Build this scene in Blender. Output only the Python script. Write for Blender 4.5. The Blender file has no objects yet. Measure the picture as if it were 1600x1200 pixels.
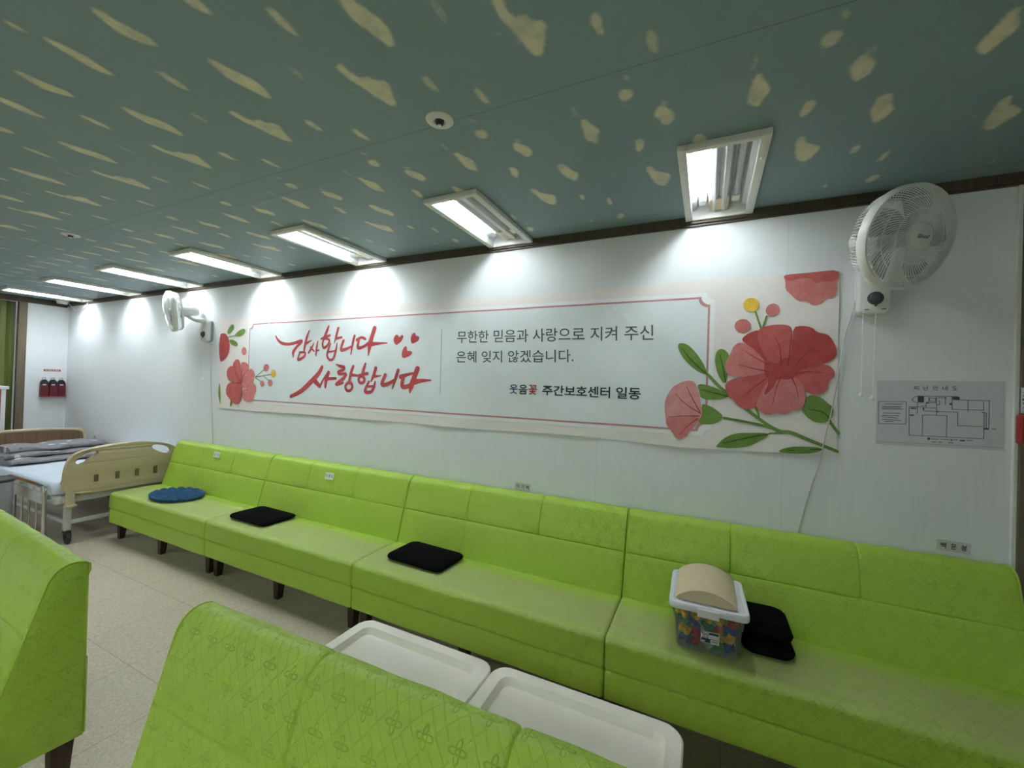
import bpy, bmesh, math, random
import numpy as np
from mathutils import Vector, Matrix
from mathutils.geometry import tessellate_polygon

SC = bpy.context.scene
COL = SC.collection
PI = math.pi
random.seed(7)

# ------------------------------------------------------------------ camera, world, exposure
CAM_H = 1.5
F_PX, YAW, PITCH, ROLL = 639.995, 0.445219, 0.007594, -0.032384
cam_data = bpy.data.cameras.new('camera')
cam_data.sensor_width = 36.0
cam_data.lens = F_PX / 1600.0 * 36.0
cam_data.clip_start = 0.02
cam = bpy.data.objects.new('camera', cam_data)
COL.objects.link(cam)
_cy, _sy, _cp, _sp, _cr, _sr = math.cos(YAW), math.sin(YAW), math.cos(PITCH), math.sin(PITCH), math.cos(ROLL), math.sin(ROLL)
_f = Vector((-_sy * _cp, _cy * _cp, _sp)); _r0 = Vector((_cy, _sy, 0)); _d0 = _f.cross(_r0)
_r = _cr * _r0 + _sr * _d0; _d = -_sr * _r0 + _cr * _d0
_m = Matrix((_r, -_d, -_f)).transposed().to_4x4()
_m.translation = Vector((0, 0, CAM_H))
cam.matrix_world = _m
SC.camera = cam

world = bpy.data.worlds.new('world'); SC.world = world
world.use_nodes = True
world.node_tree.nodes['Background'].inputs[0].default_value = (0.6, 0.65, 0.7, 1)
world.node_tree.nodes['Background'].inputs[1].default_value = 0.05

SC.view_settings.view_transform = 'Standard'
SC.view_settings.look = 'None'
SC.view_settings.gamma = 1.0
SC.view_settings.use_curve_mapping = False
SC.view_settings.exposure = 2.82
SC.cycles.max_bounces = 10
SC.cycles.diffuse_bounces = 6
SC.cycles.transparent_max_bounces = 16
SC.cycles.sample_clamp_indirect = 4.0
SC.cycles.use_denoising = True

TUBE_POWER = 11.0          # emission of a lit tube by the wall
FILL_POWER = 13.5           # added unseen row behind the camera, fill for front-facing surfaces
TUBE_COLOR = (0.87, 0.955, 1.0)

# ------------------------------------------------------------------ places (metres; camera over the origin, back wall at Y = WALL)
WALL = 2.42
CEIL = 2.452
XL, XR, YF = -7.87, 3.0, -3.2
TRIM_Z = 2.40

# ------------------------------------------------------------------ helpers
def tag(o, label=None, cat=None, group=None, kind=None):
    if label: o['label'] = label
    if cat: o['category'] = cat
    if group: o['group'] = group
    if kind: o['kind'] = kind
    return o

def thing(name, label, cat, loc=(0, 0, 0), rz=0.0, group=None):
    o = bpy.data.objects.new(name, None)
    o.empty_display_size = 0.1
    COL.objects.link(o)
    o.location = loc; o.rotation_euler = (0, 0, rz)
    return tag(o, label, cat, group)

def dup(root, parent=None):
    c = root.copy(); COL.objects.link(c)
    if parent is not None: c.parent = parent
    for ch in list(root.children): dup(ch, c)
    return c

def obj(name, bm, mats, parent=None, smooth=False, loc=None):
    me = bpy.data.meshes.new(name)
    bmesh.ops.recalc_face_normals(bm, faces=bm.faces)
    bm.to_mesh(me); bm.free()
    for m in (mats if isinstance(mats, (list, tuple)) else [mats]): me.materials.append(m)
    if smooth:
        me.polygons.foreach_set('use_smooth', [True] * len(me.polygons))
        try: me.set_sharp_from_angle(angle=math.radians(smooth if smooth > 1 else 40))
        except Exception: pass
    o = bpy.data.objects.new(name, me); COL.objects.link(o)
    if parent is not None: o.parent = parent
    if loc is not None: o.location = loc
    return o

def B(): return bmesh.new()

def box(bm, x0, x1, y0, y1, z0, z1, bev=0.0, seg=2, mat=0, M=None):
    r = bmesh.ops.create_cube(bm, size=1.0)
    vs = r['verts']
    for v in vs:
        v.co = Vector(((x0 + x1) / 2 + v.co.x * (x1 - x0), (y0 + y1) / 2 + v.co.y * (y1 - y0), (z0 + z1) / 2 + v.co.z * (z1 - z0)))
    fs = {f for v in vs for f in v.link_faces}
    if bev > 0:
        es = list({e for v in vs for e in v.link_edges})
        g = bmesh.ops.bevel(bm, geom=es, offset=bev, segments=seg, affect='EDGES', profile=0.5)
        fs = set(g['faces']) | {f for f in fs if f.is_valid}
        vs = list({v for f in fs for v in f.verts})
    for f in fs: f.material_index = mat
    if M is not None:
        for v in vs: v.co = M @ v.co
    return vs

def frame_of(t):
    t = t.normalized()
    a = Vector((0, 0, 1)) if abs(t.z) < 0.9 else Vector((1, 0, 0))
    u = t.cross(a).normalized()
    return u, t.cross(u).normalized()

def tube(bm, pts, rad, n=10, mat=0, closed=False, caps=True):
    pts = [Vector(p) for p in pts]
    N = len(pts); rings = []; u = None
    for i, p in enumerate(pts):
        if closed: t = pts[(i + 1) % N] - pts[i - 1]
        else: t = pts[min(i + 1, N - 1)] - pts[max(i - 1, 0)]
        t.normalize()
        if u is None: u, _ = frame_of(t)
        u = (u - t * u.dot(t)).normalized(); v = t.cross(u)
        r = rad[i] if isinstance(rad, (list, tuple)) else rad
        rings.append([bm.verts.new(p + r * (math.cos(2 * PI * k / n) * u + math.sin(2 * PI * k / n) * v)) for k in range(n)])
    for i in range(N if closed else N - 1):
        a, b = rings[i], rings[(i + 1) % N]
        for k in range(n):
            f = bm.faces.new((a[k], a[(k + 1) % n], b[(k + 1) % n], b[k])); f.material_index = mat
    if caps and not closed:
        for r in (rings[0], rings[-1]):
            f = bm.faces.new(r); f.material_index = mat

def smooth_path(pts, k=6):
    P = [Vector(p) for p in pts]; out = []
    for i in range(len(P) - 1):
        a, b, c, d = P[max(i - 1, 0)], P[i], P[i + 1], P[min(i + 2, len(P) - 1)]
        for j in range(k):
            t = j / k
            out.append(0.5 * ((2 * b) + (c - a) * t + (2 * a - 5 * b + 4 * c - d) * t * t + (3 * b - a - 3 * c + d) * t ** 3))
    out.append(P[-1]); return out

def lathe(bm, prof, n=32, M=None, mat=0, cap=True):
    """prof: (radius, height) list revolved round local Z"""
    rings = []
    for r, h in prof:
        if r < 1e-6:
            rings.append([bm.verts.new(M @ Vector((0, 0, h)) if M is not None else Vector((0, 0, h)))])
        else:
            ring = []
            for k in range(n):
                p = Vector((r * math.cos(2 * PI * k / n), r * math.sin(2 * PI * k / n), h))
                ring.append(bm.verts.new(M @ p if M is not None else p))
            rings.append(ring)
    for a, b in zip(rings, rings[1:]):
        for k in range(n):
            if len(a) == 1 and len(b) == 1: continue
            if len(a) == 1: f = bm.faces.new((a[0], b[k], b[(k + 1) % n]))
            elif len(b) == 1: f = bm.faces.new((a[k], a[(k + 1) % n], b[0]))
            else: f = bm.faces.new((a[k], a[(k + 1) % n], b[(k + 1) % n], b[k]))
            f.material_index = mat
    if cap:
        for r in (rings[0], rings[-1]):
            if len(r) > 2:
                f = bm.faces.new(r); f.material_index = mat

def prism(bm, pts, h0, h1, axis='z', mat=0):
    """polygon pts (2-D) extruded along an axis"""
    def P(a, b, h):
        return {'z': (a, b, h), 'x': (h, a, b), 'y': (a, h, b)}[axis]
    lo = [bm.verts.new(P(a, b, h0)) for a, b in pts]; hi = [bm.verts.new(P(a, b, h1)) for a, b in pts]
    n = len(pts); fs = []
    fs.append(bm.faces.new(lo)); fs.append(bm.faces.new(hi))
    for i in range(n): fs.append(bm.faces.new((lo[i], lo[(i + 1) % n], hi[(i + 1) % n], hi[i])))
    for f in fs: f.material_index = mat

def rrect(x0, x1, y0, y1, r, n=6):
    out = []
    for cx, cy, a0 in ((x1 - r, y1 - r, 0), (x0 + r, y1 - r, 90), (x0 + r, y0 + r, 180), (x1 - r, y0 + r, 270)):
        for k in range(n + 1):
            a = math.radians(a0 + 90 * k / n); out.append((cx + r * math.cos(a), cy + r * math.sin(a)))
    return out

def chaikin(P, it=2):
    for _ in range(it):
        Q = []
        for i in range(len(P)):
            a, b = P[i], P[(i + 1) % len(P)]
            Q.append((a[0] * .75 + b[0] * .25, a[1] * .75 + b[1] * .25)); Q.append((a[0] * .25 + b[0] * .75, a[1] * .25 + b[1] * .75))
        P = Q
    return P

def loft(bm, loops, closed=True, caps=True, mat=0):
    rings = [[bm.verts.new(p) for p in L] for L in loops]
    n = len(rings[0])
    for a, b in zip(rings, rings[1:]):
        for k in range(n if closed else n - 1):
            f = bm.faces.new((a[k], a[(k + 1) % n], b[(k + 1) % n], b[k])); f.material_index = mat
    if caps:
        for r in (rings[0], rings[-1]):
            f = bm.faces.new(r); f.material_index = mat
    return rings

def thicken(bm, off):
    """turn an open sheet into a thin solid by a second layer at the offset off"""
    off = Vector(off); vs = bm.verts[:]; fs = bm.faces[:]; es = [e for e in bm.edges if e.is_boundary]
    tw = {v: bm.verts.new(v.co + off) for v in vs}
    for f in fs: bm.faces.new([tw[v] for v in reversed(f.verts)])
    for e in es:
        a, b = e.verts; bm.faces.new((a, b, tw[b], tw[a]))

def flat_curve_mesh(splines, depth):
    """2-D outline with holes (first spline outer) -> solid bmesh in XY, thickness along Z"""
    cu = bpy.data.curves.new('outline', 'CURVE'); cu.dimensions = '2D'; cu.fill_mode = 'BOTH'; cu.extrude = depth / 2
    for pts in splines:
        s = cu.splines.new('POLY'); s.points.add(len(pts) - 1); s.use_cyclic_u = True
        for q, (a, b) in zip(s.points, pts): q.co = (a, b, 0, 1)
    o = bpy.data.objects.new('outline', cu); COL.objects.link(o)
    me = bpy.data.meshes.new_from_object(o.evaluated_get(bpy.context.evaluated_depsgraph_get()))
    bm = B(); bm.from_mesh(me)
    bpy.data.objects.remove(o); bpy.data.curves.remove(cu); bpy.data.meshes.remove(me)
    bmesh.ops.remove_doubles(bm, verts=bm.verts, dist=1e-5)
    return bm

_text_cache = {}
def text_tris(body, offset=0.0, shear=0.0):
    """triangles of a line of writing, scaled to the unit square"""
    key = (body, offset, shear)
    if key not in _text_cache:
        cu = bpy.data.curves.new('writing', 'FONT'); cu.body = body; cu.offset = offset; cu.resolution_u = 3; cu.shear = shear
        o = bpy.data.objects.new('writing', cu); COL.objects.link(o)
        me = bpy.data.meshes.new_from_object(o.evaluated_get(bpy.context.evaluated_depsgraph_get()))
        V = [v.co.copy() for v in me.vertices]
        xs = [v.x for v in V]; ys = [v.y for v in V]
        x0, x1, y0, y1 = min(xs), max(xs), min(ys), max(ys)
        _text_cache[key] = ([((v.x - x0) / (x1 - x0), (v.y - y0) / (y1 - y0)) for v in V], [tuple(p.vertices) for p in me.polygons])
        bpy.data.objects.remove(o); bpy.data.curves.remove(cu); bpy.data.meshes.remove(me)
    return _text_cache[key]

def words_of(body, offset=0.0):
    """the line of writing cut into its words (each keeps its place in the line)"""
    V, F = text_tris(body, offset)
    par = list(range(len(V)))
    def find(i):
        while par[i] != i: par[i] = par[par[i]]; i = par[i]
        return i
    for f in F:
        for i in f[1:]: par[find(i)] = find(f[0])
    isl = {}
    for f in F: isl.setdefault(find(f[0]), []).append(f)
    spans = sorted((min(V[i][0] for f in fs for i in f), max(V[i][0] for f in fs for i in f), r) for r, fs in isl.items())
    n = len(body.split()); gaps = []; hi = spans[0][1]
    for k in range(1, len(spans)):
        gaps.append((spans[k][0] - hi, k)); hi = max(hi, spans[k][1])
    cut = sorted(k for g, k in sorted(gaps, reverse=True)[:n - 1])
    out = []
    for a, b in zip([0] + cut, cut + [len(spans)]):
        out.append((V, [f for q in spans[a:b] for f in isl[q[2]]]))
    return out

def put_text(bm, body, fn, offset=0.0, mat=0, shear=0.0):
    V, F = body if isinstance(body, tuple) else text_tris(body, offset, shear)
    used = {i for f in F for i in f}
    vs = {i: bm.verts.new(fn(*V[i])) for i in used}
    for f in F:
        try: q = bm.faces.new([vs[i] for i in f]); q.material_index = mat
        except ValueError: pass

# ------------------------------------------------------------------ materials
class N:
    def __init__(s, name):
        s.m = bpy.data.materials.new(name); s.m.use_nodes = True
        s.t = s.m.node_tree; s.t.nodes.clear()
        s.out = s.t.nodes.new('ShaderNodeOutputMaterial')
    def n(s, typ, ins=None, **kw):
        o = s.t.nodes.new('ShaderNode' + typ)
        for k, v in kw.items(): setattr(o, k, v)
        for k, v in (ins or {}).items(): s.set(o, k, v)
        return o
    def set(s, o, k, v):
        i = o.inputs[k]
        if hasattr(v, 'is_linked') or isinstance(v, bpy.types.NodeSocket): s.t.links.new(v, i)
        else:
            if isinstance(v, tuple) and len(v) == 3 and getattr(i, 'type', '') == 'RGBA': v = (*v, 1)
            i.default_value = v
    def M(s, op, a, b=0.0, c=None):
        o = s.t.nodes.new('ShaderNodeMath'); o.operation = op
        s.set(o, 0, a); s.set(o, 1, b)
        if c is not None: s.set(o, 2, c)
        return o.outputs[0]
    def mix(s, f, a, b, mode='MIX'):
        o = s.t.nodes.new('ShaderNodeMix'); o.data_type = 'RGBA'; o.blend_type = mode
        s.set(o, 0, f)
        for k, v in ((6, a), (7, b)): s.set(o, k, v)
        return o.outputs[2]
    def ramp(s, f, p0, p1):
        o = s.t.nodes.new('ShaderNodeMapRange'); s.set(o, 0, f); s.set(o, 1, p0); s.set(o, 2, p1)
        o.interpolation_type = 'SMOOTHSTEP'; return o.outputs[0]
    def noise(s, scale, detail=3.0, rough=0.55, vec=None, dist=0.0):
        o = s.n('TexNoise'); s.set(o, 'Scale', scale); s.set(o, 'Detail', detail); s.set(o, 'Roughness', rough); s.set(o, 'Distortion', dist)
        if vec is not None: s.set(o, 'Vector', vec)
        return o.outputs[0]
    def obj(s): return s.n('TexCoord').outputs['Object']
    def scaled(s, vec, sc):
        o = s.n('Mapping'); s.set(o, 'Vector', vec); s.set(o, 'Scale', sc); return o.outputs[0]
    def bump(s, h, dist=0.001, strength=1.0):
        o = s.n('Bump'); s.set(o, 'Height', h); s.set(o, 'Distance', dist); s.set(o, 'Strength', strength); return o.outputs[0]
    def bsdf(s, color, rough=0.5, metal=0.0, spec=0.5, normal=None, **kw):
        o = s.n('BsdfPrincipled'); s.set(o, 'Base Color', color); s.set(o, 'Roughness', rough); s.set(o, 'Metallic', metal)
        s.set(o, 'Specular IOR Level', spec)
        if normal is not None: s.set(o, 'Normal', normal)
        for k, v in kw.items(): s.set(o, k.replace('_', ' '), v)
        s.t.links.new(o.outputs[0], s.out.inputs[0]); return s.m

def plain(name, color, rough=0.5, metal=0.0, spec=0.5, var=0.06, scale=25.0, bump=0.0):
    k = N(name)
    nz = k.noise(scale, 3, 0.6, k.obj())
    d = tuple(max(0, c * (1 - 2 * var)) for c in color); l = tuple(min(1, c * (1 + 2 * var)) for c in color)
    nrm = k.bump(k.noise(scale * 6, 2, 0.6, k.obj()), 0.001, bump) if bump else None
    return k.bsdf(k.mix(nz, d, l), rough, metal, spec, nrm)

def emitter(name, color, power):
    k = N(name); e = k.n('Emission'); k.set(e, 'Color', color); k.set(e, 'Strength', power)
    k.t.links.new(e.outputs[0], k.out.inputs[0]); return k.m

def make_wall_mat():
    k = N('wallpaper_white')
    c = k.obj()
    streak = k.noise(1.0, 4, 0.65, k.scaled(c, (60, 60, 4)))
    big = k.noise(1.2, 3, 0.6, c)
    speck = k.noise(220, 2, 0.6, c)
    col = k.mix(k.ramp(streak, .35, .75), (0.82, 0.84, 0.85), (0.795, 0.815, 0.825))
    col = k.mix(k.M('MULTIPLY', k.ramp(big, .5, .8), 0.25), col, (0.73, 0.74, 0.74))
    sx = k.n('SeparateXYZ', {0: c})
    tt = k.M('ABSOLUTE', k.M('SUBTRACT', k.M('FRACT', k.M('DIVIDE', k.M('ADD', sx.outputs[0], .12), .93)), .5))
    col = k.mix(k.M('MULTIPLY', k.M('LESS_THAN', tt, .0016), .3), col, (0.5, 0.52, 0.53))
    h = k.M('ADD', k.M('MULTIPLY', streak, 0.6), k.M('MULTIPLY', speck, 0.5))
    return k.bsdf(col, 0.62, 0, 0.3, k.bump(h, 0.0009, 0.3))

def make_floor_mat():
    k = N('vinyl_floor_tile')
    c = k.obj()
    f1 = k.noise(55, 4, 0.7, c); f2 = k.noise(160, 3, 0.7, c); f3 = k.noise(2.0, 3, 0.6, c)
    col = k.mix(k.ramp(f1, .35, .7), (0.54, 0.455, 0.345), (0.68, 0.585, 0.455))
    col = k.mix(k.M('MULTIPLY', k.ramp(f2, .54, .66), .85), col, (0.27, 0.235, 0.19))
    col = k.mix(k.M('MULTIPLY', k.ramp(f3, .45, .75), .25), col, (0.37, 0.33, 0.28))
    sep = k.n('SeparateXYZ', {0: c})
    def line(s, off):
        t = k.M('FRACT', k.M('ADD', k.M('DIVIDE', s, 0.457), off))
        return k.M('LESS_THAN', k.M('ABSOLUTE', k.M('SUBTRACT', t, .5)), 0.0042)
    g = k.M('MAXIMUM', line(sep.outputs[0], .31), line(sep.outputs[1], .12))
    col = k.mix(k.M('MULTIPLY', g, .55), col, (0.2, 0.17, 0.14))
    return k.bsdf(col, 0.45, 0, 0.4, k.bump(f2, 0.0006, 0.3))

def make_ceiling_mat():
    k = N('sky_mural_ceiling')
    c = k.obj()
    at = k.n('Attribute', attribute_name='cloud')
    nz = k.noise(1.0, 6, 0.75, k.scaled(c, (62, 34, 1)), .4); nf = k.noise(110, 3, 0.7, c)
    m = k.M('ADD', at.outputs['Fac'], k.M('MULTIPLY', k.M('SUBTRACT', nz, .5), k.M('MULTIPLY', k.ramp(at.outputs['Fac'], .02, .25), .8)))
    m = k.ramp(k.M('ADD', m, k.M('MULTIPLY', k.M('SUBTRACT', nf, .5), .12)), .10, .80)
    big = k.noise(0.9, 3, 0.6, c)
    sky = k.mix(big, (0.20, 0.28, 0.297), (0.25, 0.325, 0.345))
    sky = k.mix(k.M('MULTIPLY', k.noise(45, 3, .7, c), .25), sky, (0.27, 0.36, 0.365))
    m = k.M('MULTIPLY', m, k.M('ADD', .62, k.M('MULTIPLY', k.ramp(k.noise(14, 3, .6, c), .3, .6), .38)))
    col = k.mix(k.M('MULTIPLY', m, .95), sky, k.mix(nz, (0.66, 0.60, 0.41), (0.78, 0.72, 0.52)))
    sep = k.n('SeparateXYZ', {0: c})
    y = k.M('ADD', sep.outputs[1], k.M('MULTIPLY', k.M('SUBTRACT', k.noise(3.0, 2, .5, c), .5), .008))
    t = k.M('ABSOLUTE', k.M('SUBTRACT', k.M('FRACT', k.M('DIVIDE', k.M('SUBTRACT', y, 1.22 - .54), 1.08)), .5))
    g = k.M('LESS_THAN', t, 0.0018)
    col = k.mix(k.M('MULTIPLY', g, .45), col, (0.06, 0.09, 0.09))
    fold = k.M('SUBTRACT', 1.0, k.ramp(k.M('ABSOLUTE', k.M('SUBTRACT', y, 1.385)), .0, .03))
    h = k.M('ADD', k.M('MULTIPLY', big, 6.0), k.M('ADD', k.M('MULTIPLY', fold, 1.4), k.M('MULTIPLY', nf, .12)))
    return k.bsdf(col, 0.55, 0, 0.3, k.bump(h, 0.002, 0.6))

def make_vinyl(name, base, dark, wear_sheen=False):
    """embossed green leatherette; UV in metres"""
    k = N(name)
    uv = k.n('UVMap').outputs[0]
    s = k.n('SeparateXYZ', {0: uv}); u, v = s.outputs[0], s.outputs[1]
    C = 0.075
    row = k.M('FLOOR', k.M('DIVIDE', v, C))
    fu = k.M('SUBTRACT', k.M('FRACT', k.M('ADD', k.M('DIVIDE', u, C), k.M('MULTIPLY', row, .5))), .5)
    fv = k.M('SUBTRACT', k.M('FRACT', k.M('DIVIDE', v, C)), .5)
    r = k.M('SQRT', k.M('ADD', k.M('MULTIPLY', fu, fu), k.M('MULTIPLY', fv, fv)))
    th = k.M('ARCTAN2', fv, fu)
    pet = k.M('ABSOLUTE', k.M('SUBTRACT', r, k.M('ADD', .17, k.M('MULTIPLY', .085, k.M('COSINE', k.M('MULTIPLY', th, 4.0))))))
    ring = k.M('SUBTRACT', 1.0, k.ramp(pet, .0, .045))
    core = k.M('SUBTRACT', 1.0, k.ramp(k.M('ABSOLUTE', k.M('SUBTRACT', r, .06)), .0, .03))
    def dia(sgn, sc, w):
        t = k.M('ABSOLUTE', k.M('SUBTRACT', k.M('FRACT', k.M('DIVIDE', k.M('ADD', k.M('MULTIPLY', u, 1.25), k.M('MULTIPLY', v, sgn)), sc)), .5))
        return k.M('SUBTRACT', 1.0, k.ramp(t, .0, w))
    away = k.ramp(r, .27, .36)
    lines = k.M('MULTIPLY', k.M('MAXIMUM', dia(1.0, C * .5, .10), dia(-1.0, C, .05)), away)
    creas = k.noise(1.0, 5, .7, k.scaled(uv, (38, 14, 1)), 1.2)
    grain = k.noise(420, 2, .6, uv)
    h = k.M('ADD', k.M('ADD', k.M('MULTIPLY', k.M('MAXIMUM', ring, core), .9), k.M('MULTIPLY', lines, .45)),
            k.M('ADD', k.M('MULTIPLY', creas, 1.1), k.M('MULTIPLY', grain, .35)))
    n1 = k.noise(3.0, 3, .6, uv); n2 = k.noise(150, 3, .7, uv)
    col = k.mix(k.M('MULTIPLY', n1, .5), base, dark)
    col = k.mix(k.M('MULTIPLY', k.ramp(n2, .45, .75), .25), col, dark)
    emb = k.M('MAXIMUM', k.M('MULTIPLY', ring, .8), lines)
    col = k.mix(k.M('MULTIPLY', emb, .09), col, (0.24, 0.37, 0.05))
    rough = 0.36
    if wear_sheen:
        nb = k.noise(2.2, 4, .65, uv); nf = k.noise(70, 4, .75, uv)
        band = k.M('MULTIPLY', k.ramp(v, .10, .22), k.M('SUBTRACT', 1.0, k.ramp(v, .37, .53)))
        w = k.M('MULTIPLY', band, k.M('ADD', .35, k.M('MULTIPLY', nb, 1.0)))
        w = k.M('MULTIPLY', w, k.M('ADD', .55, k.M('MULTIPLY', nf, .9)))
        edge = k.M('SUBTRACT', 1.0, k.ramp(k.M('ABSOLUTE', k.M('SUBTRACT', v, .150)), .0, .02))
        w = k.M('MINIMUM', k.M('ADD', k.M('MULTIPLY', w, .85), k.M('MULTIPLY', k.M('MULTIPLY', edge, nf), .6)), .8)
        col = k.mix(w, col, (0.40, 0.43, 0.19))  # greyish olive for wear and dirt, with gloss sheen put into the colour
        rough = k.M('ADD', .38, k.M('MULTIPLY', w, .2))
    return k.bsdf(col, rough, 0, 0.45, k.bump(h, 0.0026, 0.8))

def make_print(name, col, dark, scale=18):
    k = N(name); c = k.obj()
    f = k.noise(scale, 5, .7, c); g = k.noise(scale * 6, 3, .7, c)
    return k.bsdf(k.mix(k.ramp(k.M('ADD', k.M('MULTIPLY', f, .7), k.M('MULTIPLY', g, .3)), .35, .65), dark, col), 0.6, 0, 0.25)

def make_clear(name, tint=(0.9, 0.95, 0.95), amount=0.95):
    k = N(name)
    t = k.n('BsdfTransparent'); k.set(t, 'Color', tint)
    g = k.n('BsdfPrincipled'); k.set(g, 'Base Color', (0.75, 0.8, 0.8)); k.set(g, 'Roughness', .12)
    f = k.n('Fresnel'); k.set(f, 'IOR', 1.45)
    nz = k.noise(30, 3, .6, k.obj())
    fac = k.M('MINIMUM', k.M('ADD', k.M('ADD', 1 - amount, f.outputs[0]), k.M('MULTIPLY', nz, .02)), .9)
    mx = k.n('MixShader'); k.set(mx, 0, fac); k.t.links.new(t.outputs[0], mx.inputs[1]); k.t.links.new(g.outputs[0], mx.inputs[2])
    k.t.links.new(mx.outputs[0], k.out.inputs[0]); return k.m

def make_wood(name, a, b, sc=(60, 60, 2.5)):
    k = N(name); c = k.obj()
    g = k.noise(1.0, 5, .65, k.scaled(c, sc), .6)
    return k.bsdf(k.mix(k.ramp(g, .3, .7), a, b), .42, 0, .4)

def make_quilt():
    k = N('grey_patterned_quilt'); c = k.obj()
    vo = k.n('TexVoronoi'); k.set(vo, 'Vector', c); k.set(vo, 'Scale', 7.0); k.set(vo, 'Randomness', 1.0)
    vo2 = k.n('TexVoronoi'); k.set(vo2, 'Vector', c); k.set(vo2, 'Scale', 15.0)
    spot = k.M('LESS_THAN', vo.outputs['Distance'], .22)
    col = k.mix(k.noise(30, 3, .6, c), (0.20, 0.19, 0.205), (0.30, 0.29, 0.31))
    col = k.mix(k.M('MULTIPLY', k.M('LESS_THAN', vo2.outputs['Distance'], .2), .8), col, (0.12, 0.115, 0.125))
    col = k.mix(k.M('MULTIPLY', spot, .9), col, (0.72, 0.72, 0.74))
    return k.bsdf(col, .85, 0, .15, k.bump(k.noise(14, 3, .6, c), .01, .4))

MAT = {}
MAT['wall'] = make_wall_mat()
MAT['floor'] = make_floor_mat()
MAT['ceiling'] = make_ceiling_mat()
MAT['brown'] = make_wood('dark_brown_trim', (0.060, 0.045, 0.028), (0.095, 0.072, 0.046))
MAT['brown_post'] = make_wood('brown_door_frame', (0.13, 0.10, 0.062), (0.175, 0.135, 0.088))
MAT['white_edge'] = plain('white_edge_strip', (0.72, 0.72, 0.68), .5)
MAT['vinyl'] = make_vinyl('green_leatherette', (0.41, 0.60, 0.06), (0.34, 0.515, 0.042))
MAT['vinyl_seat'] = make_vinyl('green_leatherette_worn_sheen', (0.41, 0.60, 0.06), (0.34, 0.515, 0.042), True)
MAT['leg'] = make_wood('dark_wood_leg', (0.028, 0.014, 0.009), (0.05, 0.026, 0.016))
MAT['white_paint'] = plain('white_enamel', (0.70, 0.69, 0.64), .4, var=.03)
MAT['reflector'] = plain('white_reflector', (0.64, 0.65, 0.66), .4, var=.02)
MAT['rust'] = plain('heat_stained_plate', (0.62, 0.52, 0.36), .5, var=.25, scale=18)
MAT['tube'] = emitter('lit_fluorescent_tube', TUBE_COLOR, TUBE_POWER)
MAT['tube_fill'] = emitter('added_fill_tube', TUBE_COLOR, FILL_POWER)
MAT['tube_off'] = plain('dead_fluorescent_tube', (0.42, 0.42, 0.42), .3)
MAT['black_plastic'] = plain('black_plastic', (0.018, 0.018, 0.02), .4)
MAT['white_plastic'] = plain('white_plastic', (0.74, 0.74, 0.71), .35, var=.02)
MAT['grey_plastic'] = plain('grey_plastic', (0.30, 0.31, 0.32), .4)
MAT['dark_grey'] = plain('dark_grey_plastic', (0.05, 0.055, 0.06), .4)
MAT['cord'] = plain('pale_grey_cable', (0.48, 0.48, 0.46), .4)
MAT['blade'] = make_clear('smoky_fan_blade', (0.80, 0.82, 0.84), .78)
MAT['tray'] = plain('cream_plastic_tray', (0.86, 0.80, 0.695), .38, var=.025, scale=9)
MAT['chrome'] = plain('chrome_steel', (0.62, 0.61, 0.60), .22, 1.0, var=.04)
MAT['beige'] = plain('beige_bed_plastic', (0.50, 0.42, 0.265), .42, var=.03)
MAT['beige_dark'] = plain('beige_slot', (0.16, 0.12, 0.06), .6)
MAT['bed_wood'] = make_wood('walnut_laminate', (0.165, 0.098, 0.052), (0.235, 0.148, 0.085), (8, 50, 2.0))
MAT['bed_metal'] = plain('ivory_bed_frame', (0.58, 0.575, 0.55), .4)
MAT['sheet'] = plain('pale_blue_sheet', (0.66, 0.72, 0.80), .8, spec=.2, var=.04, scale=8, bump=.3)
MAT['quilt'] = make_quilt()
MAT['rubber'] = plain('black_rubber', (0.03, 0.03, 0.03), .7)
MAT['black_cloth'] = plain('black_cushion_cloth', (0.0035, 0.0035, 0.004), .95, spec=.08, bump=.4)
MAT['blue_cloth'] = plain('blue_velvet', (0.030, 0.085, 0.165), .9, spec=.15, var=.2, scale=40, bump=.5)
MAT['beige_cloth'] = plain('beige_pillow_cover', (0.66, 0.54, 0.36), .85, spec=.15, var=.03, bump=.3)
MAT['clear'] = make_clear('clear_plastic_box')
MAT['film'] = plain('clear_tape_on_wall', (0.60, 0.625, 0.60), .3, var=.02)
MAT['lid'] = plain('white_box_lid', (0.80, 0.80, 0.84), .4, var=.02)
MAT['cloth'] = make_print('banner_cream_cloth', (0.88, 0.825, 0.795), (0.85, 0.79, 0.76), 6)
MAT['panel'] = make_print('banner_white_panel', (0.80, 0.84, 0.845), (0.775, 0.815, 0.825), 4)
MAT['band'] = make_print('banner_pale_band', (0.90, 0.91, 0.91), (0.88, 0.89, 0.89), 4)
MAT['pinkline'] = plain('banner_pink_line', (0.55, 0.25, 0.26), .6)
MAT['headline'] = make_print('red_brush_ink', (0.53, 0.085, 0.09), (0.44, 0.06, 0.07), 14)
MAT['ink'] = plain('black_ink', (0.012, 0.016, 0.018), .6)
MAT['ink_green'] = plain('dark_green_ink', (0.018, 0.045, 0.03), .6)
MAT['ink_blue'] = plain('navy_ink', (0.035, 0.055, 0.22), .6)
MAT['ink_red'] = plain('crimson_ink', (0.42, 0.03, 0.05), .6)
MAT['ink_grey'] = plain('grey_ink', (0.075, 0.085, 0.09), .6)
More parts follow.
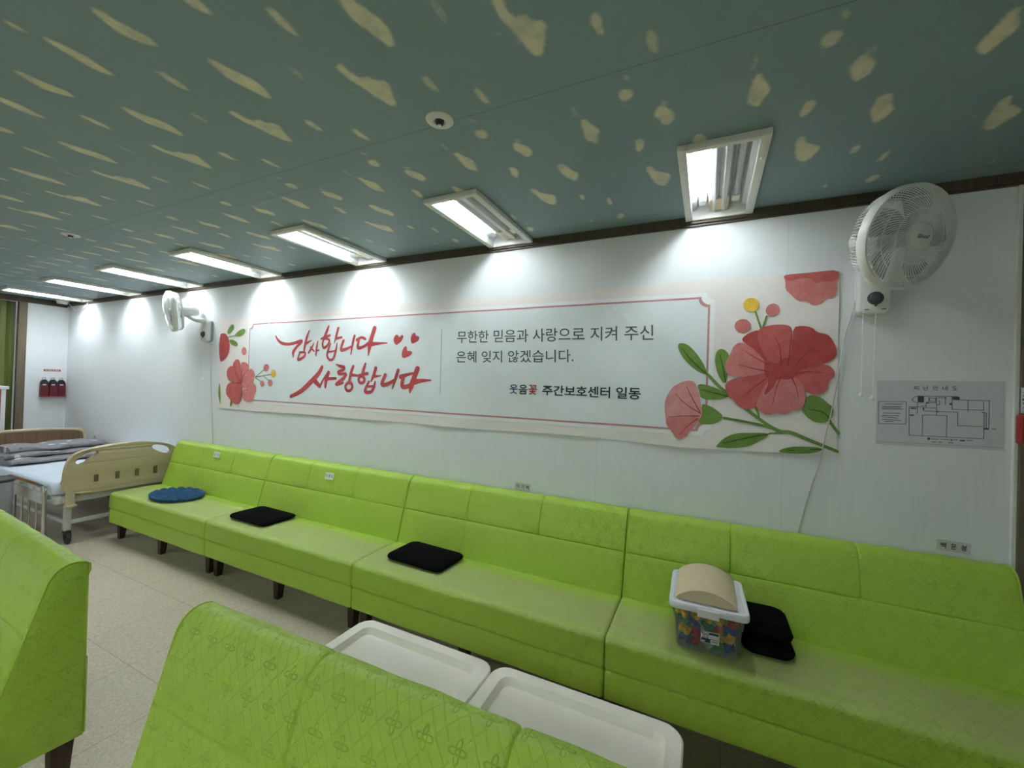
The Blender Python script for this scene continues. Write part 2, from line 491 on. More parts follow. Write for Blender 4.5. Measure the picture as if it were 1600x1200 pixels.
for nm, a, b in (('deep', (0.50, 0.09, 0.085), (0.41, 0.06, 0.058)), ('red', (0.60, 0.15, 0.14), (0.51, 0.105, 0.098)),
                 ('rose', (0.67, 0.245, 0.23), (0.59, 0.175, 0.165)), ('pink', (0.72, 0.35, 0.34), (0.64, 0.25, 0.25)),
                 ('vein', (0.40, 0.05, 0.055), (0.34, 0.04, 0.045)), ('leaf', (0.20, 0.32, 0.075), (0.14, 0.25, 0.045)),
                 ('leafvein', (0.06, 0.14, 0.02), (0.045, 0.10, 0.015)), ('yellow', (0.80, 0.53, 0.075), (0.70, 0.43, 0.05))):
    MAT[nm] = make_print('watercolour_' + nm, a, b, 22)
MAT['poster'] = plain('grey_white_film_sheet', (0.63, 0.64, 0.68), .35, var=.03)
MAT['plan_ink'] = plain('plan_ink', (0.07, 0.07, 0.085), .6)
MAT['red_plastic'] = plain('red_plastic', (0.36, 0.012, 0.018), .3)
MAT['maroon'] = plain('maroon_plastic', (0.13, 0.012, 0.025), .3, var=.15)
MAT['sign_red'] = plain('red_sign_film', (0.42, 0.03, 0.05), .4)
MAT['green_curtain'] = make_wood('olive_green_folding_curtain', (0.105, 0.135, 0.028), (0.145, 0.18, 0.042), (5, 14, .6))
MAT['orange'] = plain('orange_panel', (0.62, 0.135, 0.04), .45)
MAT['paper'] = plain('white_paper_label', (0.78, 0.79, 0.78), .7, var=.02)
MAT['green_ink'] = plain('green_sign_ink', (0.02, 0.14, 0.07), .6)
MAT['navy'] = plain('navy_label', (0.02, 0.035, 0.09), .5)
for nm, c in (('yellow', (0.85, 0.52, 0.02)), ('red', (0.50, 0.02, 0.04)), ('green', (0.03, 0.24, 0.08)), ('blue', (0.05, 0.08, 0.36)), ('white', (0.72, 0.70, 0.62))):
    MAT['toy_' + nm] = plain('toy_' + nm, c, .35, var=.05)

# ------------------------------------------------------------------ shapes of the printed banner, plan and ceiling clouds (metres)
STROKES = [[(-3.5227,1.8913,0.0131),(-3.4945,1.8578,0.0218),(-3.4403,1.8268,0.0281),(-3.3625,1.8152,0.0266),(-3.2872,1.8215,0.0261),(-3.2195,1.8354,0.0309),(-3.1829,1.839,0.0308),(-3.2026,1.821,0.0288),(-3.2477,1.7856,0.0269),(-3.2804,1.7439,0.0314),(-3.278,1.7018,0.0125)],[(-3.0873,1.9277,0.0141),(-3.116,1.879,0.0264),(-3.1338,1.8297,0.0274),(-3.1465,1.7719,0.0245),(-3.1473,1.743,0.0163)],[(-3.1391,1.8133,0.0265),(-3.0977,1.8292,0.0182),(-3.0545,1.8446,0.006)],[(-3.2022,1.7408,0.0206),(-3.1352,1.7403,0.0182),(-3.1453,1.7056,0.0223),(-3.2111,1.6767,0.0248),(-3.2128,1.71,0.0186),(-3.1959,1.7408,0.0163)],[(-3.0319,1.8198,0.0119),(-3.0536,1.7832,0.0219),(-3.0895,1.7401,0.0222)],[(-3.068,1.7834,0.0201),(-3.0225,1.7502,0.0139)],[(-2.9799,1.8311,0.0139),(-2.9924,1.7784,0.0217),(-3.0008,1.715,0.0138)],[(-2.9958,1.7557,0.0158),(-2.959,1.7601,0.0078)],[(-2.8571,1.9566,0.0191),(-2.8752,1.9132,0.0289),(-2.8959,1.8737,0.0252)],[(-2.9382,1.8528,0.0155),(-2.8956,1.8655,0.0262),(-2.8342,1.88,0.0192)],[(-2.906,1.8496,0.0194),(-2.9178,1.8097,0.0215),(-2.9024,1.7774,0.0234),(-2.8583,1.7991,0.0212),(-2.8376,1.8364,0.0193),(-2.8723,1.853,0.0175),(-2.906,1.8496,0.0175)],[(-2.7451,1.9371,0.0246),(-2.76,1.886,0.0244),(-2.7714,1.8468,0.0171),(-2.7808,1.8138,0.0077)],[(-2.7586,1.853,0.0227),(-2.7066,1.8612,0.0187)],[(-2.8251,1.8121,0.0133),(-2.8453,1.7687,0.021),(-2.8629,1.7129,0.0231),(-2.8296,1.677,0.0211),(-2.7856,1.6888,0.0246),(-2.7613,1.7519,0.0246),(-2.7533,1.815,0.0094)],[(-2.8441,1.743,0.0153),(-2.7668,1.7519,0.0133)],[(-2.6835,1.8333,0.026),(-2.7039,1.7632,0.028),(-2.6587,1.7627,0.0241),(-2.5908,1.7851,0.0166)],[(-2.5633,1.8694,0.0254),(-2.5787,1.8195,0.0244),(-2.5951,1.7235,0.011)],[(-2.5356,1.8364,0.0269),(-2.4851,1.8545,0.0214),(-2.4439,1.8422,0.0212)],[(-2.5147,1.8299,0.0233),(-2.5226,1.7764,0.0269),(-2.4713,1.7796,0.0232),(-2.407,1.8089,0.0263)],[(-2.3478,1.9238,0.038),(-2.37,1.8684,0.0348),(-2.3962,1.7938,0.0419),(-2.4075,1.7126,0.0105)],[(-2.3866,1.7996,0.0383),(-2.3129,1.8036,0.0224),(-2.2166,1.8058,0.0086)],[(-2.9228,1.6165,0.0331),(-2.9549,1.5677,0.0411),(-3.0387,1.493,0.0478),(-3.166,1.4071,0.0407),(-3.2932,1.3565,0.0314)],[(-2.9917,1.494,0.0434),(-2.9375,1.455,0.0331)],[(-2.9373,1.4535,0.0235),(-2.9002,1.5123,0.0175),(-2.8523,1.5691,0.0173)],[(-2.8412,1.5732,0.0325),(-2.8684,1.513,0.0364),(-2.8744,1.4487,0.0211)],[(-2.8609,1.5195,0.0269),(-2.7576,1.5248,0.0226)],[(-2.7523,1.6413,0.0093),(-2.7059,1.6259,0.0242),(-2.6623,1.617,0.0277),(-2.6719,1.5951,0.026),(-2.7254,1.5804,0.0244),(-2.7136,1.5616,0.0223),(-2.6382,1.5643,0.022),(-2.6632,1.5289,0.0294),(-2.7528,1.4745,0.0264),(-2.6666,1.4899,0.0147)],[(-2.5619,1.6233,0.0271),(-2.5804,1.573,0.0291),(-2.598,1.4993,0.0237)],[(-2.5691,1.5561,0.0253),(-2.5014,1.5513,0.016)],[(-2.4367,1.6469,0.0194),(-2.4525,1.5975,0.0282),(-2.4612,1.5672,0.0213)],[(-2.5014,1.5513,0.0214),(-2.4109,1.5715,0.0227)],[(-2.3285,1.6139,0.0292),(-2.3459,1.5614,0.0294),(-2.3683,1.5123,0.0173)],[(-2.3403,1.5482,0.0242),(-2.2722,1.5551,0.0102)],[(-2.3928,1.5043,0.0227),(-2.4224,1.4319,0.0297),(-2.3642,1.4263,0.0259),(-2.3365,1.4646,0.0275),(-2.3285,1.5058,0.0173)],[(-2.4061,1.4687,0.0192),(-2.3367,1.4721,0.0172)],[(-2.2293,1.5633,0.0286),(-2.2577,1.4906,0.0322),(-2.2024,1.4942,0.0284),(-2.1152,1.5361,0.0181)],[(-2.0995,1.5978,0.0294),(-2.1246,1.5359,0.0281),(-2.1583,1.4588,0.0115)],[(-2.0745,1.5498,0.0359),(-2.0206,1.5653,0.0258),(-1.963,1.5783,0.0176)],[(-2.0514,1.5445,0.0291),(-2.0605,1.4812,0.0341),(-2.0078,1.48,0.0336),(-1.9512,1.5113,0.0285)],[(-1.923,1.612,0.0425),(-1.9483,1.5467,0.0427),(-1.9722,1.4824,0.0445),(-1.9835,1.4338,0.0112)],[(-1.9512,1.5128,0.0428),(-1.8775,1.5255,0.028),(-1.8007,1.5301,0.0123)],[(-2.5648,1.4535,0.0235),(-2.5713,1.4429,0.0236),(-2.5811,1.4343,0.0236),(-2.5937,1.4287,0.0238),(-2.6069,1.427,0.0236),(-2.6197,1.4294,0.0237),(-2.6303,1.4357,0.0238),(-2.6375,1.4451,0.024),(-2.6401,1.4562,0.0239),(-2.6382,1.468,0.024),(-2.6317,1.4788,0.0238),(-2.6218,1.4872,0.0238),(-2.6093,1.4928,0.0239),(-2.5958,1.4942,0.0237),(-2.5831,1.4916,0.0236),(-2.5727,1.4856,0.0236),(-2.5657,1.4762,0.0236),(-2.5628,1.4651,0.0234),(-2.5648,1.4535,0.0235)],[(-2.4388,1.5205,0.0229),(-2.44,1.5113,0.0229),(-2.4446,1.5029,0.0228),(-2.4518,1.4966,0.0228),(-2.461,1.4933,0.0231),(-2.4708,1.493,0.023),(-2.4805,1.4959,0.0231),(-2.4882,1.5019,0.0231),(-2.4937,1.5101,0.0233),(-2.4959,1.5193,0.0232),(-2.4944,1.5287,0.0231),(-2.4899,1.5371,0.0231),(-2.4826,1.5433,0.0231),(-2.4735,1.5467,0.0231),(-2.4636,1.547,0.0232),(-2.454,1.5438,0.023),(-2.4463,1.5378,0.0229),(-2.441,1.5299,0.0231),(-2.4388,1.5205,0.0229)]]
HEARTS = [[(-2.1347,1.8696),(-2.113,1.8634),(-2.1039,1.8436),(-2.0793,1.8682),(-2.0622,1.8571),(-2.0728,1.8248),(-2.1039,1.8003),(-2.1311,1.7875),(-2.1556,1.8157),(-2.1542,1.8484)],[(-1.9671,1.8809),(-1.9517,1.872),(-1.9483,1.8542),(-1.9218,1.8535),(-1.9139,1.8323),(-1.9331,1.8114),(-1.9856,1.7947),(-1.9974,1.8198),(-1.9929,1.8588)],[(-2.0437,1.7849),(-2.0268,1.7702),(-2.0283,1.7418),(-1.997,1.7463),(-1.9724,1.7341),(-1.9864,1.7093),(-2.0576,1.6866),(-2.074,1.7097),(-2.0697,1.7528)]]
FLOWER_BIG = [('deep',[(0.1503,1.7805),(0.1688,1.8065),(0.1989,1.8232),(0.2285,1.8311),(0.2442,1.8003),(0.2608,1.7225),(0.2844,1.6536),(0.2632,1.6192),(0.217,1.6881),(0.1854,1.7492)]),('red',[(0.2321,1.8395),(0.2723,1.8528),(0.3229,1.8561),(0.3586,1.848),(0.3696,1.8265),(0.3747,1.7634),(0.3691,1.6963),(0.3354,1.6202),(0.3068,1.6197),(0.2615,1.6881),(0.2304,1.7574),(0.2215,1.8094)]),('deep',[(0.373,1.839),(0.4074,1.8463),(0.4489,1.8366),(0.4696,1.8111),(0.5098,1.802),(0.53,1.7769),(0.5473,1.7362),(0.5483,1.6917),(0.5129,1.6633),(0.4597,1.6464),(0.3918,1.6209),(0.3357,1.6117),(0.3624,1.6878),(0.3744,1.7719)]),('red',[(0.3918,1.6209),(0.4597,1.6464),(0.5129,1.6592),(0.5399,1.631),(0.5437,1.5985),(0.518,1.5737),(0.5206,1.5453),(0.4963,1.512),(0.4493,1.5101),(0.4214,1.5383),(0.3716,1.5869),(0.3357,1.6117)]),('red',[(0.2851,1.6194),(0.3073,1.6069),(0.2649,1.5506),(0.2367,1.4894),(0.2232,1.4369),(0.1857,1.4263),(0.1512,1.4333),(0.1153,1.4757),(0.0869,1.5101),(0.0819,1.5544),(0.1204,1.5819),(0.1893,1.5966)]),('rose',[(0.1466,1.7719),(0.1163,1.7502),(0.1055,1.7148),(0.0792,1.6616),(0.0843,1.6168),(0.1004,1.5949),(0.1587,1.5932),(0.2266,1.6014),(0.2887,1.6238),(0.2468,1.6881),(0.1931,1.7492)]),('rose',[(0.307,1.6112),(0.3569,1.612),(0.4067,1.5795),(0.432,1.5219),(0.4298,1.4639),(0.4098,1.4338),(0.3752,1.4321),(0.3545,1.4099),(0.3188,1.4162),(0.2757,1.401),(0.242,1.4205),(0.2232,1.4369),(0.2365,1.4981),(0.2719,1.5679)]),('deep',[(0.2543,1.6881),(0.3061,1.6539),(0.334,1.6878),(0.3694,1.6878),(0.4048,1.6628),(0.3992,1.6043),(0.3578,1.5783),(0.3147,1.586),(0.2945,1.5342),(0.2516,1.4899),(0.2791,1.5681),(0.2562,1.6019)])]
VEINS = [[(0.2769,1.6536,0.0063),(0.217,1.6881,0.0041),(0.171,1.7232,0.0024)],[(0.2779,1.6194,0.0063),(0.2032,1.6358,0.0041),(0.1418,1.6529,0.0025)],[(0.3275,1.6539,0.0063),(0.3186,1.7389,0.0038),(0.2955,1.7991,0.0024)],[(0.3559,1.6541,0.0062),(0.3612,1.7384,0.0038),(0.3667,1.8056,0.0022)],[(0.3776,1.6375,0.0053),(0.431,1.7126,0.0038),(0.4775,1.7615,0.0021)],[(0.3781,1.6122,0.0053),(0.4467,1.6216,0.0038),(0.5006,1.6141,0.0022)],[(0.3289,1.5946,0.0055),(0.3089,1.5347,0.0031),(0.2962,1.4576,0.0024)],[(0.3716,1.5954,0.0053),(0.3937,1.5373,0.0031),(0.4017,1.4875,0.0022)],[(0.2639,1.5848,0.0057),(0.2059,1.5315,0.004),(0.1613,1.4863,0.0025)]]
BUD = [('pink',[(-0.1286,1.5583),(-0.0905,1.5667),(-0.0607,1.56),(-0.0426,1.5055),(-0.0287,1.4422),(-0.0188,1.3837),(-0.0506,1.3317),(-0.1074,1.2491),(-0.1459,1.246),(-0.1688,1.2862),(-0.2006,1.3213),(-0.2018,1.3635),(-0.2119,1.4054),(-0.209,1.4622),(-0.1755,1.5291),(-0.1498,1.5438)]),('rose',[(-0.2018,1.3635),(-0.1276,1.3635),(-0.0253,1.3806),(-0.0506,1.3317),(-0.1074,1.2491),(-0.1459,1.246),(-0.1688,1.2862),(-0.2006,1.3213)])]
VEINS_BUD = [[(-0.0289,1.3921,0.0052),(-0.104,1.4388,0.0044),(-0.157,1.4923,0.0027)],[(-0.0315,1.3967,0.0053),(-0.0797,1.4858,0.0043),(-0.1023,1.5359,0.0027)],[(-0.0352,1.3782,0.0061),(-0.1108,1.3736,0.0045),(-0.1885,1.3644,0.0028)],[(-0.0431,1.3639,0.0051),(-0.0922,1.3194,0.0034),(-0.1293,1.2705,0.0026)]]
FLOWER_TOP = [('rose',[(0.3244,2.1027),(0.374,2.1001),(0.4633,2.1044),(0.5478,2.1071),(0.55,2.068),(0.5408,2.0444),(0.5449,2.0035),(0.5293,1.9722),(0.5028,1.978),(0.4802,1.9464),(0.4498,1.944),(0.4289,1.9662),(0.3911,1.9659),(0.3622,1.9997),(0.3369,2.0269),(0.3359,2.0695)]),('red',[(0.3244,2.1027),(0.4361,2.1027),(0.5478,2.1071),(0.5447,2.0685),(0.5307,2.0517),(0.4912,2.055),(0.4578,2.0495),(0.4368,2.0777),(0.3884,2.0777),(0.3465,2.0668)])]
LEAVES_R = [[(-0.1558,1.7634),(-0.13,1.7723),(-0.0956,1.7579),(-0.052,1.7068),(-0.0132,1.6428),(0.0002,1.5978),(-0.0412,1.6108),(-0.0927,1.6515),(-0.137,1.7071)],[(0.0337,1.7153),(0.0532,1.7377),(0.0773,1.7329),(0.1019,1.7015),(0.0956,1.6348),(0.0896,1.5636),(0.0739,1.5542),(0.0445,1.6074),(0.0308,1.6702)],[(-0.052,1.5491),(-0.0065,1.5477),(0.0506,1.5267),(0.099,1.4971),(0.0915,1.4791),(0.0361,1.4677),(-0.0294,1.4697),(-0.0385,1.5058)],[(0.0465,1.2216),(0.0811,1.2693),(0.1351,1.3004),(0.2112,1.3078),(0.2923,1.3124),(0.2567,1.2753),(0.1979,1.2356),(0.1216,1.2197),(0.0506,1.2204)],[(0.3126,1.2207),(0.3653,1.251),(0.4344,1.259),(0.4985,1.2592),(0.5021,1.2433),(0.4556,1.2265),(0.387,1.2197)],[(0.4356,1.5096),(0.4898,1.5036),(0.5235,1.4682),(0.5435,1.453),(0.5411,1.4126),(0.5189,1.3786),(0.4657,1.3753),(0.4135,1.4299),(0.4301,1.4557)],[(-0.0287,1.4468),(0.0128,1.4352),(0.0537,1.4104),(0.0824,1.3808),(0.0551,1.3478),(0.007,1.3355),(-0.0465,1.3365),(-0.0188,1.3837)]]
STEMS_R = [[(0.0002,1.6021,0.0137),(0.0503,1.5448,0.0152),(0.1151,1.4846,0.0151),(0.1936,1.4179,0.0161),(0.2695,1.3577,0.0157),(0.328,1.3254,0.017),(0.3776,1.3208,0.0169),(0.4474,1.2915,0.0164),(0.5608,1.2464,0.013)],[(0.0824,1.3745,0.0134),(0.1645,1.3637,0.013),(0.2697,1.3449,0.0127),(0.328,1.3254,0.0125)],[(0.2887,1.3105,0.0078),(0.3424,1.318,0.0109)],[(0.5288,1.3835,0.0131),(0.5623,1.3334,0.013)],[(0.2114,1.9228,0.0081),(0.2372,1.8393,0.0096)],[(0.2603,1.899,0.0079),(0.2468,1.8477,0.0095)],[(0.2232,1.4369,0.0112),(0.2391,1.3945,0.0079)]]
MIDRIBS_R = [[(-0.1336,1.7444,0.0035),(-0.0763,1.67,0.0062),(-0.0039,1.6021,0.0069)],[(0.0542,1.7061,0.0032),(0.0718,1.6346,0.006),(0.0855,1.5636,0.0068)],[(-0.0306,1.5197,0.0035),(0.0352,1.5039,0.006),(0.0954,1.4882,0.0059)],[(0.0819,1.2428,0.0033),(0.1818,1.2777,0.0057),(0.2887,1.3095,0.0055)],[(0.3658,1.2327,0.0038),(0.4985,1.251,0.0053)],[(0.444,1.4398,0.0038),(0.5047,1.4266,0.0059),(0.5319,1.3878,0.0058)]]
BERRIES_R = [('yellow',[(0.2271,1.9585),(0.2251,1.9462),(0.2194,1.9356),(0.2102,1.9279),(0.1987,1.924),(0.1864,1.9248),(0.1746,1.9296),(0.1649,1.9385),(0.1582,1.9498),(0.1558,1.9626),(0.1577,1.9751),(0.1637,1.9859),(0.1731,1.9936),(0.1847,1.9973),(0.197,1.9965),(0.2085,1.9912),(0.2182,1.9826),(0.2247,1.9712)]),('rose',[(0.3114,1.9452),(0.3142,1.9349),(0.3138,1.9238),(0.3097,1.9135),(0.3027,1.905),(0.2935,1.8995),(0.2834,1.8976),(0.2733,1.8995),(0.2646,1.905),(0.2586,1.9135),(0.2555,1.924),(0.2562,1.9351),(0.2603,1.9457),(0.2675,1.9541),(0.2767,1.9597),(0.287,1.9616),(0.2969,1.9594),(0.3053,1.9539)]),('rose',[(0.1929,1.8523),(0.191,1.8403),(0.1849,1.8299),(0.1753,1.8224),(0.1635,1.8186),(0.1507,1.8191),(0.1385,1.8236),(0.1283,1.8318),(0.1216,1.8427),(0.119,1.8547),(0.1211,1.8667),(0.1271,1.8773),(0.137,1.8848),(0.1491,1.8884),(0.1618,1.8879),(0.1739,1.8834),(0.1837,1.8749),(0.1902,1.8643)])]
FLOWER_LEFT = [('red',[(-4.2376,1.5775),(-4.1916,1.6112),(-4.1446,1.624),(-4.1133,1.5544),(-4.0214,1.466),(-4.1145,1.4639),(-4.2034,1.4699),(-4.241,1.5193)]),('red',[(-4.1266,1.6613),(-4.0878,1.6859),(-4.0471,1.6736),(-4.025,1.637),(-4.0404,1.5636),(-4.0218,1.4742),(-4.1196,1.546),(-4.1439,1.6117)]),('rose',[(-4.0194,1.6534),(-3.9542,1.6575),(-3.901,1.6296),(-3.8863,1.5975),(-3.9209,1.5327),(-3.9946,1.4586),(-4.0394,1.5472)]),('rose',[(-3.886,1.5934),(-3.8347,1.5901),(-3.8046,1.5506),(-3.8097,1.487),(-3.8506,1.4302),(-3.9132,1.4042),(-3.979,1.4184),(-3.9946,1.4586),(-3.9467,1.5323)]),('rose',[(-3.9771,1.3861),(-3.9132,1.4042),(-3.8148,1.4629),(-3.7753,1.4323),(-3.7719,1.377),(-3.8015,1.3442),(-3.8049,1.2965),(-3.8798,1.2756),(-3.9518,1.29),(-3.9807,1.3375)]),('red',[(-4.2089,1.4492),(-4.1145,1.4639),(-4.0199,1.4417),(-3.978,1.4022),(-3.9872,1.3372),(-4.0096,1.2712),(-4.0609,1.2462),(-4.1288,1.2578),(-4.1721,1.297),(-4.2294,1.3363),(-4.24,1.394)])]
VEINS_L = [[(-3.9951,1.4665,0.0084),(-3.9597,1.5323,0.0064),(-3.9108,1.5811,0.004)],[(-4.0086,1.4745,0.0085),(-3.999,1.5315,0.0064),(-3.9893,1.5884,0.0043)],[(-3.9941,1.4504,0.0085),(-4.0739,1.4567,0.0066),(-4.155,1.4629,0.0044)],[(-3.9845,1.402,0.0084),(-3.9886,1.3613,0.0062),(-4.0115,1.3037,0.0043)],[(-4.0218,1.4742,0.0086),(-4.0794,1.5465,0.0064),(-4.1112,1.6283,0.0043)]]
FLOWER_HALF = [('deep',[(-4.3763,1.9301),(-4.3231,1.9404),(-4.2807,1.9334),(-4.2299,1.8944),(-4.2044,1.8191),(-4.2135,1.7442),(-4.2653,1.6859),(-4.3197,1.6609),(-4.3676,1.6606)])]
LEAVES_L = [[(-4.261,1.9496),(-4.2159,2.0023),(-4.1695,2.0274),(-4.1449,1.9999),(-4.1654,1.9592),(-4.2313,1.9195)],[(-4.142,1.9089),(-4.0905,1.9489),(-4.0127,1.9749),(-3.9662,1.9655),(-3.9771,1.9291),(-4.0346,1.9045),(-4.0876,1.9009)],[(-4.2241,1.8694),(-4.1808,1.8766),(-4.1117,1.8547),(-4.0765,1.8294),(-4.1018,1.8027),(-4.1634,1.8183),(-4.2058,1.8398)],[(-4.3604,1.4579),(-4.3395,1.4164),(-4.32,1.3329),(-4.3057,1.2202),(-4.3385,1.29),(-4.3621,1.3481)],[(-4.1654,1.2972),(-4.122,1.258),(-4.1406,1.2284),(-4.1699,1.2185)]]
STEMS_L = [[(-4.2301,1.8985,0.0077),(-4.1288,1.9127,0.0077)],[(-3.7989,1.5149,0.0082),(-3.6789,1.5838,0.008)],[(-3.7989,1.5149,0.0082),(-3.5682,1.5448,0.0077)],[(-3.7921,1.5072,0.0082),(-3.7158,1.4771,0.0081)],[(-3.6693,1.5214,0.007),(-3.6069,1.4913,0.0067)]]
BERRIES_L = [('rose',[(-3.9436,1.7586),(-3.9448,1.7454),(-3.9506,1.7336),(-3.9597,1.7251),(-3.9713,1.7206),(-3.984,1.7206),(-3.9963,1.7251),(-4.0064,1.7341),(-4.0137,1.7459),(-4.0165,1.7591),(-4.0153,1.7726),(-4.0096,1.7841),(-4.0004,1.7928),(-3.9886,1.7974),(-3.9758,1.7971),(-3.9636,1.7923),(-3.9535,1.7837),(-3.9465,1.7719)]),('rose',[(-3.6055,1.5992),(-3.6108,1.5877),(-3.6202,1.578),(-3.6322,1.5715),(-3.6457,1.5689),(-3.659,1.5706),(-3.6705,1.5761),(-3.6787,1.585),(-3.6828,1.5963),(-3.6821,1.6084),(-3.6768,1.6199),(-3.6674,1.6296),(-3.6551,1.6361),(-3.6416,1.6385),(-3.6284,1.6368),(-3.6171,1.6312),(-3.6089,1.6223),(-3.6048,1.6112)]),('yellow',[(-3.5036,1.5535),(-3.5051,1.5417),(-3.5106,1.5313),(-3.5195,1.5234),(-3.5309,1.519),(-3.5431,1.5188),(-3.5552,1.5226),(-3.565,1.5303),(-3.5718,1.5407),(-3.5747,1.5525),(-3.5732,1.5643),(-3.5675,1.5749),(-3.5585,1.5828),(-3.547,1.5872),(-3.5347,1.5872),(-3.5229,1.5833),(-3.5133,1.5756),(-3.5065,1.5653)]),('rose',[(-3.6633,1.4588),(-3.6645,1.4494),(-3.6693,1.4412),(-3.677,1.4347),(-3.6869,1.4314),(-3.6975,1.4309),(-3.7078,1.434),(-3.7163,1.4398),(-3.722,1.448),(-3.7245,1.4574),(-3.7232,1.4668),(-3.7184,1.4752),(-3.7105,1.4815),(-3.7006,1.4851),(-3.69,1.4853),(-3.6799,1.4822),(-3.6715,1.4762),(-3.6657,1.4682)]),('rose',[(-3.5496,1.468),(-3.5508,1.4574),(-3.5559,1.448),(-3.5641,1.4408),(-3.5744,1.4369),(-3.5855,1.4364),(-3.5963,1.44),(-3.6053,1.4465),(-3.6115,1.4557),(-3.6139,1.4663),(-3.6127,1.4771),(-3.6077,1.4865),(-3.5995,1.4935),(-3.5891,1.4976),(-3.5778,1.4978),(-3.5672,1.4942),(-3.5583,1.4877),(-3.552,1.4786)])]
TB = [[(-1.5893,1.8778),(-1.5859,1.795),(-0.2822,1.8749),(-0.2798,1.7904)],[(-1.5876,1.7382),(-1.5845,1.6577),(-0.7421,1.7415),(-0.7397,1.6635)],[(-1.1674,1.5176),(-1.1652,1.453),(-0.3431,1.5231),(-0.341,1.4506)]]
SIG = [(-1.1672,1.4571),(-0.9565,1.4545),(-0.9305,1.4535),(-0.3393,1.4521),(-1.1674,1.5176),(-0.3412,1.5212)]
DASH = [(-1.7179,1.893),(-1.7155,1.4258)]
CORN = [(-4.3893,2.0912),(0.551,2.1044),(-4.3546,1.2094),(0.5599,1.2207)]
FRAME = [(-3.8713,2.0054),(-0.0518,2.0189),(-0.0012,1.9746),(-0.0036,1.3972),(-0.2133,1.3074),(-3.8174,1.2958),(-3.9253,1.6597),(-3.9046,1.9614),(-0.0414,1.3001)]
MAP_C = [(0.7012,1.5847),(1.1163,1.5895),(1.118,1.3022),(0.7026,1.2931)]
MAP_L = [[(0.7086,1.4884),(0.8058,1.4913),(0.8061,1.3919),(0.7106,1.3874),(0.7086,1.4884)],[(0.9781,1.5181),(0.9783,1.507),(1.0702,1.5075),(1.0707,1.389)],[(0.8153,1.4699),(0.8177,1.3427),(1.0557,1.3464),(1.0555,1.4578)],[(0.842,1.5186),(0.9699,1.521),(0.9781,1.5181)],[(0.842,1.5186),(0.83,1.5123),(0.8251,1.5027),(0.8305,1.4937),(0.8428,1.4882)],[(0.8428,1.4882),(0.8435,1.4414)],[(0.8153,1.4699),(0.8567,1.4706),(0.8567,1.4752),(0.8705,1.4771)],[(0.9052,1.5174),(0.9067,1.4383)],[(0.8608,1.4354),(0.9402,1.4378),(0.9402,1.3456)],[(0.8608,1.4354),(0.862,1.3439)],[(0.864,1.4609),(0.864,1.4539),(0.9081,1.4532),(0.9742,1.4542),(0.9747,1.3963),(1.0502,1.398)],[(0.8719,1.4887),(0.8712,1.4694),(0.9062,1.4684)],[(0.9337,1.5186),(0.9344,1.4848)],[(0.9552,1.5195),(0.9561,1.4657),(1.0538,1.4665),(1.0531,1.5014)],[(1.0056,1.506),(1.0065,1.4595)],[(1.0492,1.4575),(1.0618,1.4559),(1.0627,1.3905)],[(0.8799,1.5164),(0.8804,1.4891),(0.9057,1.4925)],[(0.9108,1.4995),(0.9158,1.4988),(0.9161,1.4838),(0.9076,1.4836)],[(0.9371,1.5142),(0.9105,1.514)],[(0.8835,1.5121),(0.9038,1.5106),(0.9023,1.4969),(0.8838,1.4973),(0.8835,1.5121)]]
MAP_B = [[(0.8432,1.5174),(0.8645,1.5181),(0.8649,1.4906),(0.8437,1.4896)],[(0.8206,1.467),(0.8396,1.4665),(0.8399,1.4609),(0.8206,1.4609)],[(0.8186,1.4354),(0.8326,1.4361),(0.8326,1.4301),(0.8186,1.4293)],[(0.8719,1.4932),(0.8787,1.4935),(0.8787,1.4872),(0.8719,1.487)],[(0.8611,1.4699),(0.8664,1.4701),(0.8666,1.46),(0.8611,1.4597)],[(0.9064,1.4559),(0.9166,1.4554),(0.9115,1.4498),(0.9064,1.4513)],[(0.9474,1.4923),(0.9556,1.4925),(0.9556,1.4846),(0.9474,1.4841)],[(0.9568,1.5195),(0.9781,1.5195),(0.9783,1.507),(0.9571,1.507)],[(1.0567,1.3924),(1.0707,1.3924),(1.0707,1.3854),(1.0567,1.3857)],[(0.8792,1.3374),(0.8874,1.3382),(0.8876,1.3278),(0.8794,1.3271)],[(0.9518,1.3331),(0.9566,1.3382),(0.96,1.3331),(0.9561,1.3283)],[(0.9829,1.3357),(0.9991,1.3367),(0.9991,1.3309),(0.9829,1.33)]]
MAP_T = [[(0.8379,1.5637),(0.8382,1.5449)],[(0.8695,1.5642),(0.8698,1.5453)],[(0.9011,1.5651),(0.9014,1.5463)],[(0.9322,1.5654),(0.9325,1.547)],[(0.9641,1.5658),(0.9646,1.5475)]]
MAP_D = [[(0.7296,1.4783),(0.7921,1.4805)],[(0.7219,1.4667),(0.7887,1.4689)],[(0.7222,1.4604),(0.7851,1.4629)],[(0.7222,1.4549),(0.7943,1.4575)],[(0.7263,1.437),(0.7856,1.439)],[(0.7226,1.425),(0.7805,1.4269)],[(0.7229,1.4194),(0.7771,1.4165)],[(0.7231,1.4083),(0.788,1.4064)],[(0.7342,1.3997),(0.7632,1.4006)],[(0.8917,1.3321),(0.9137,1.3331)],[(0.9221,1.3338),(0.9486,1.3353)],[(0.9617,1.335),(0.9764,1.3357)],[(1.0053,1.3355),(1.0212,1.336)],[(0.8944,1.3201),(0.9072,1.3203)],[(0.9156,1.3205),(0.9272,1.3208)],[(0.9472,1.3208),(0.9636,1.3208)],[(1.0799,1.3898),(1.0922,1.39)]]
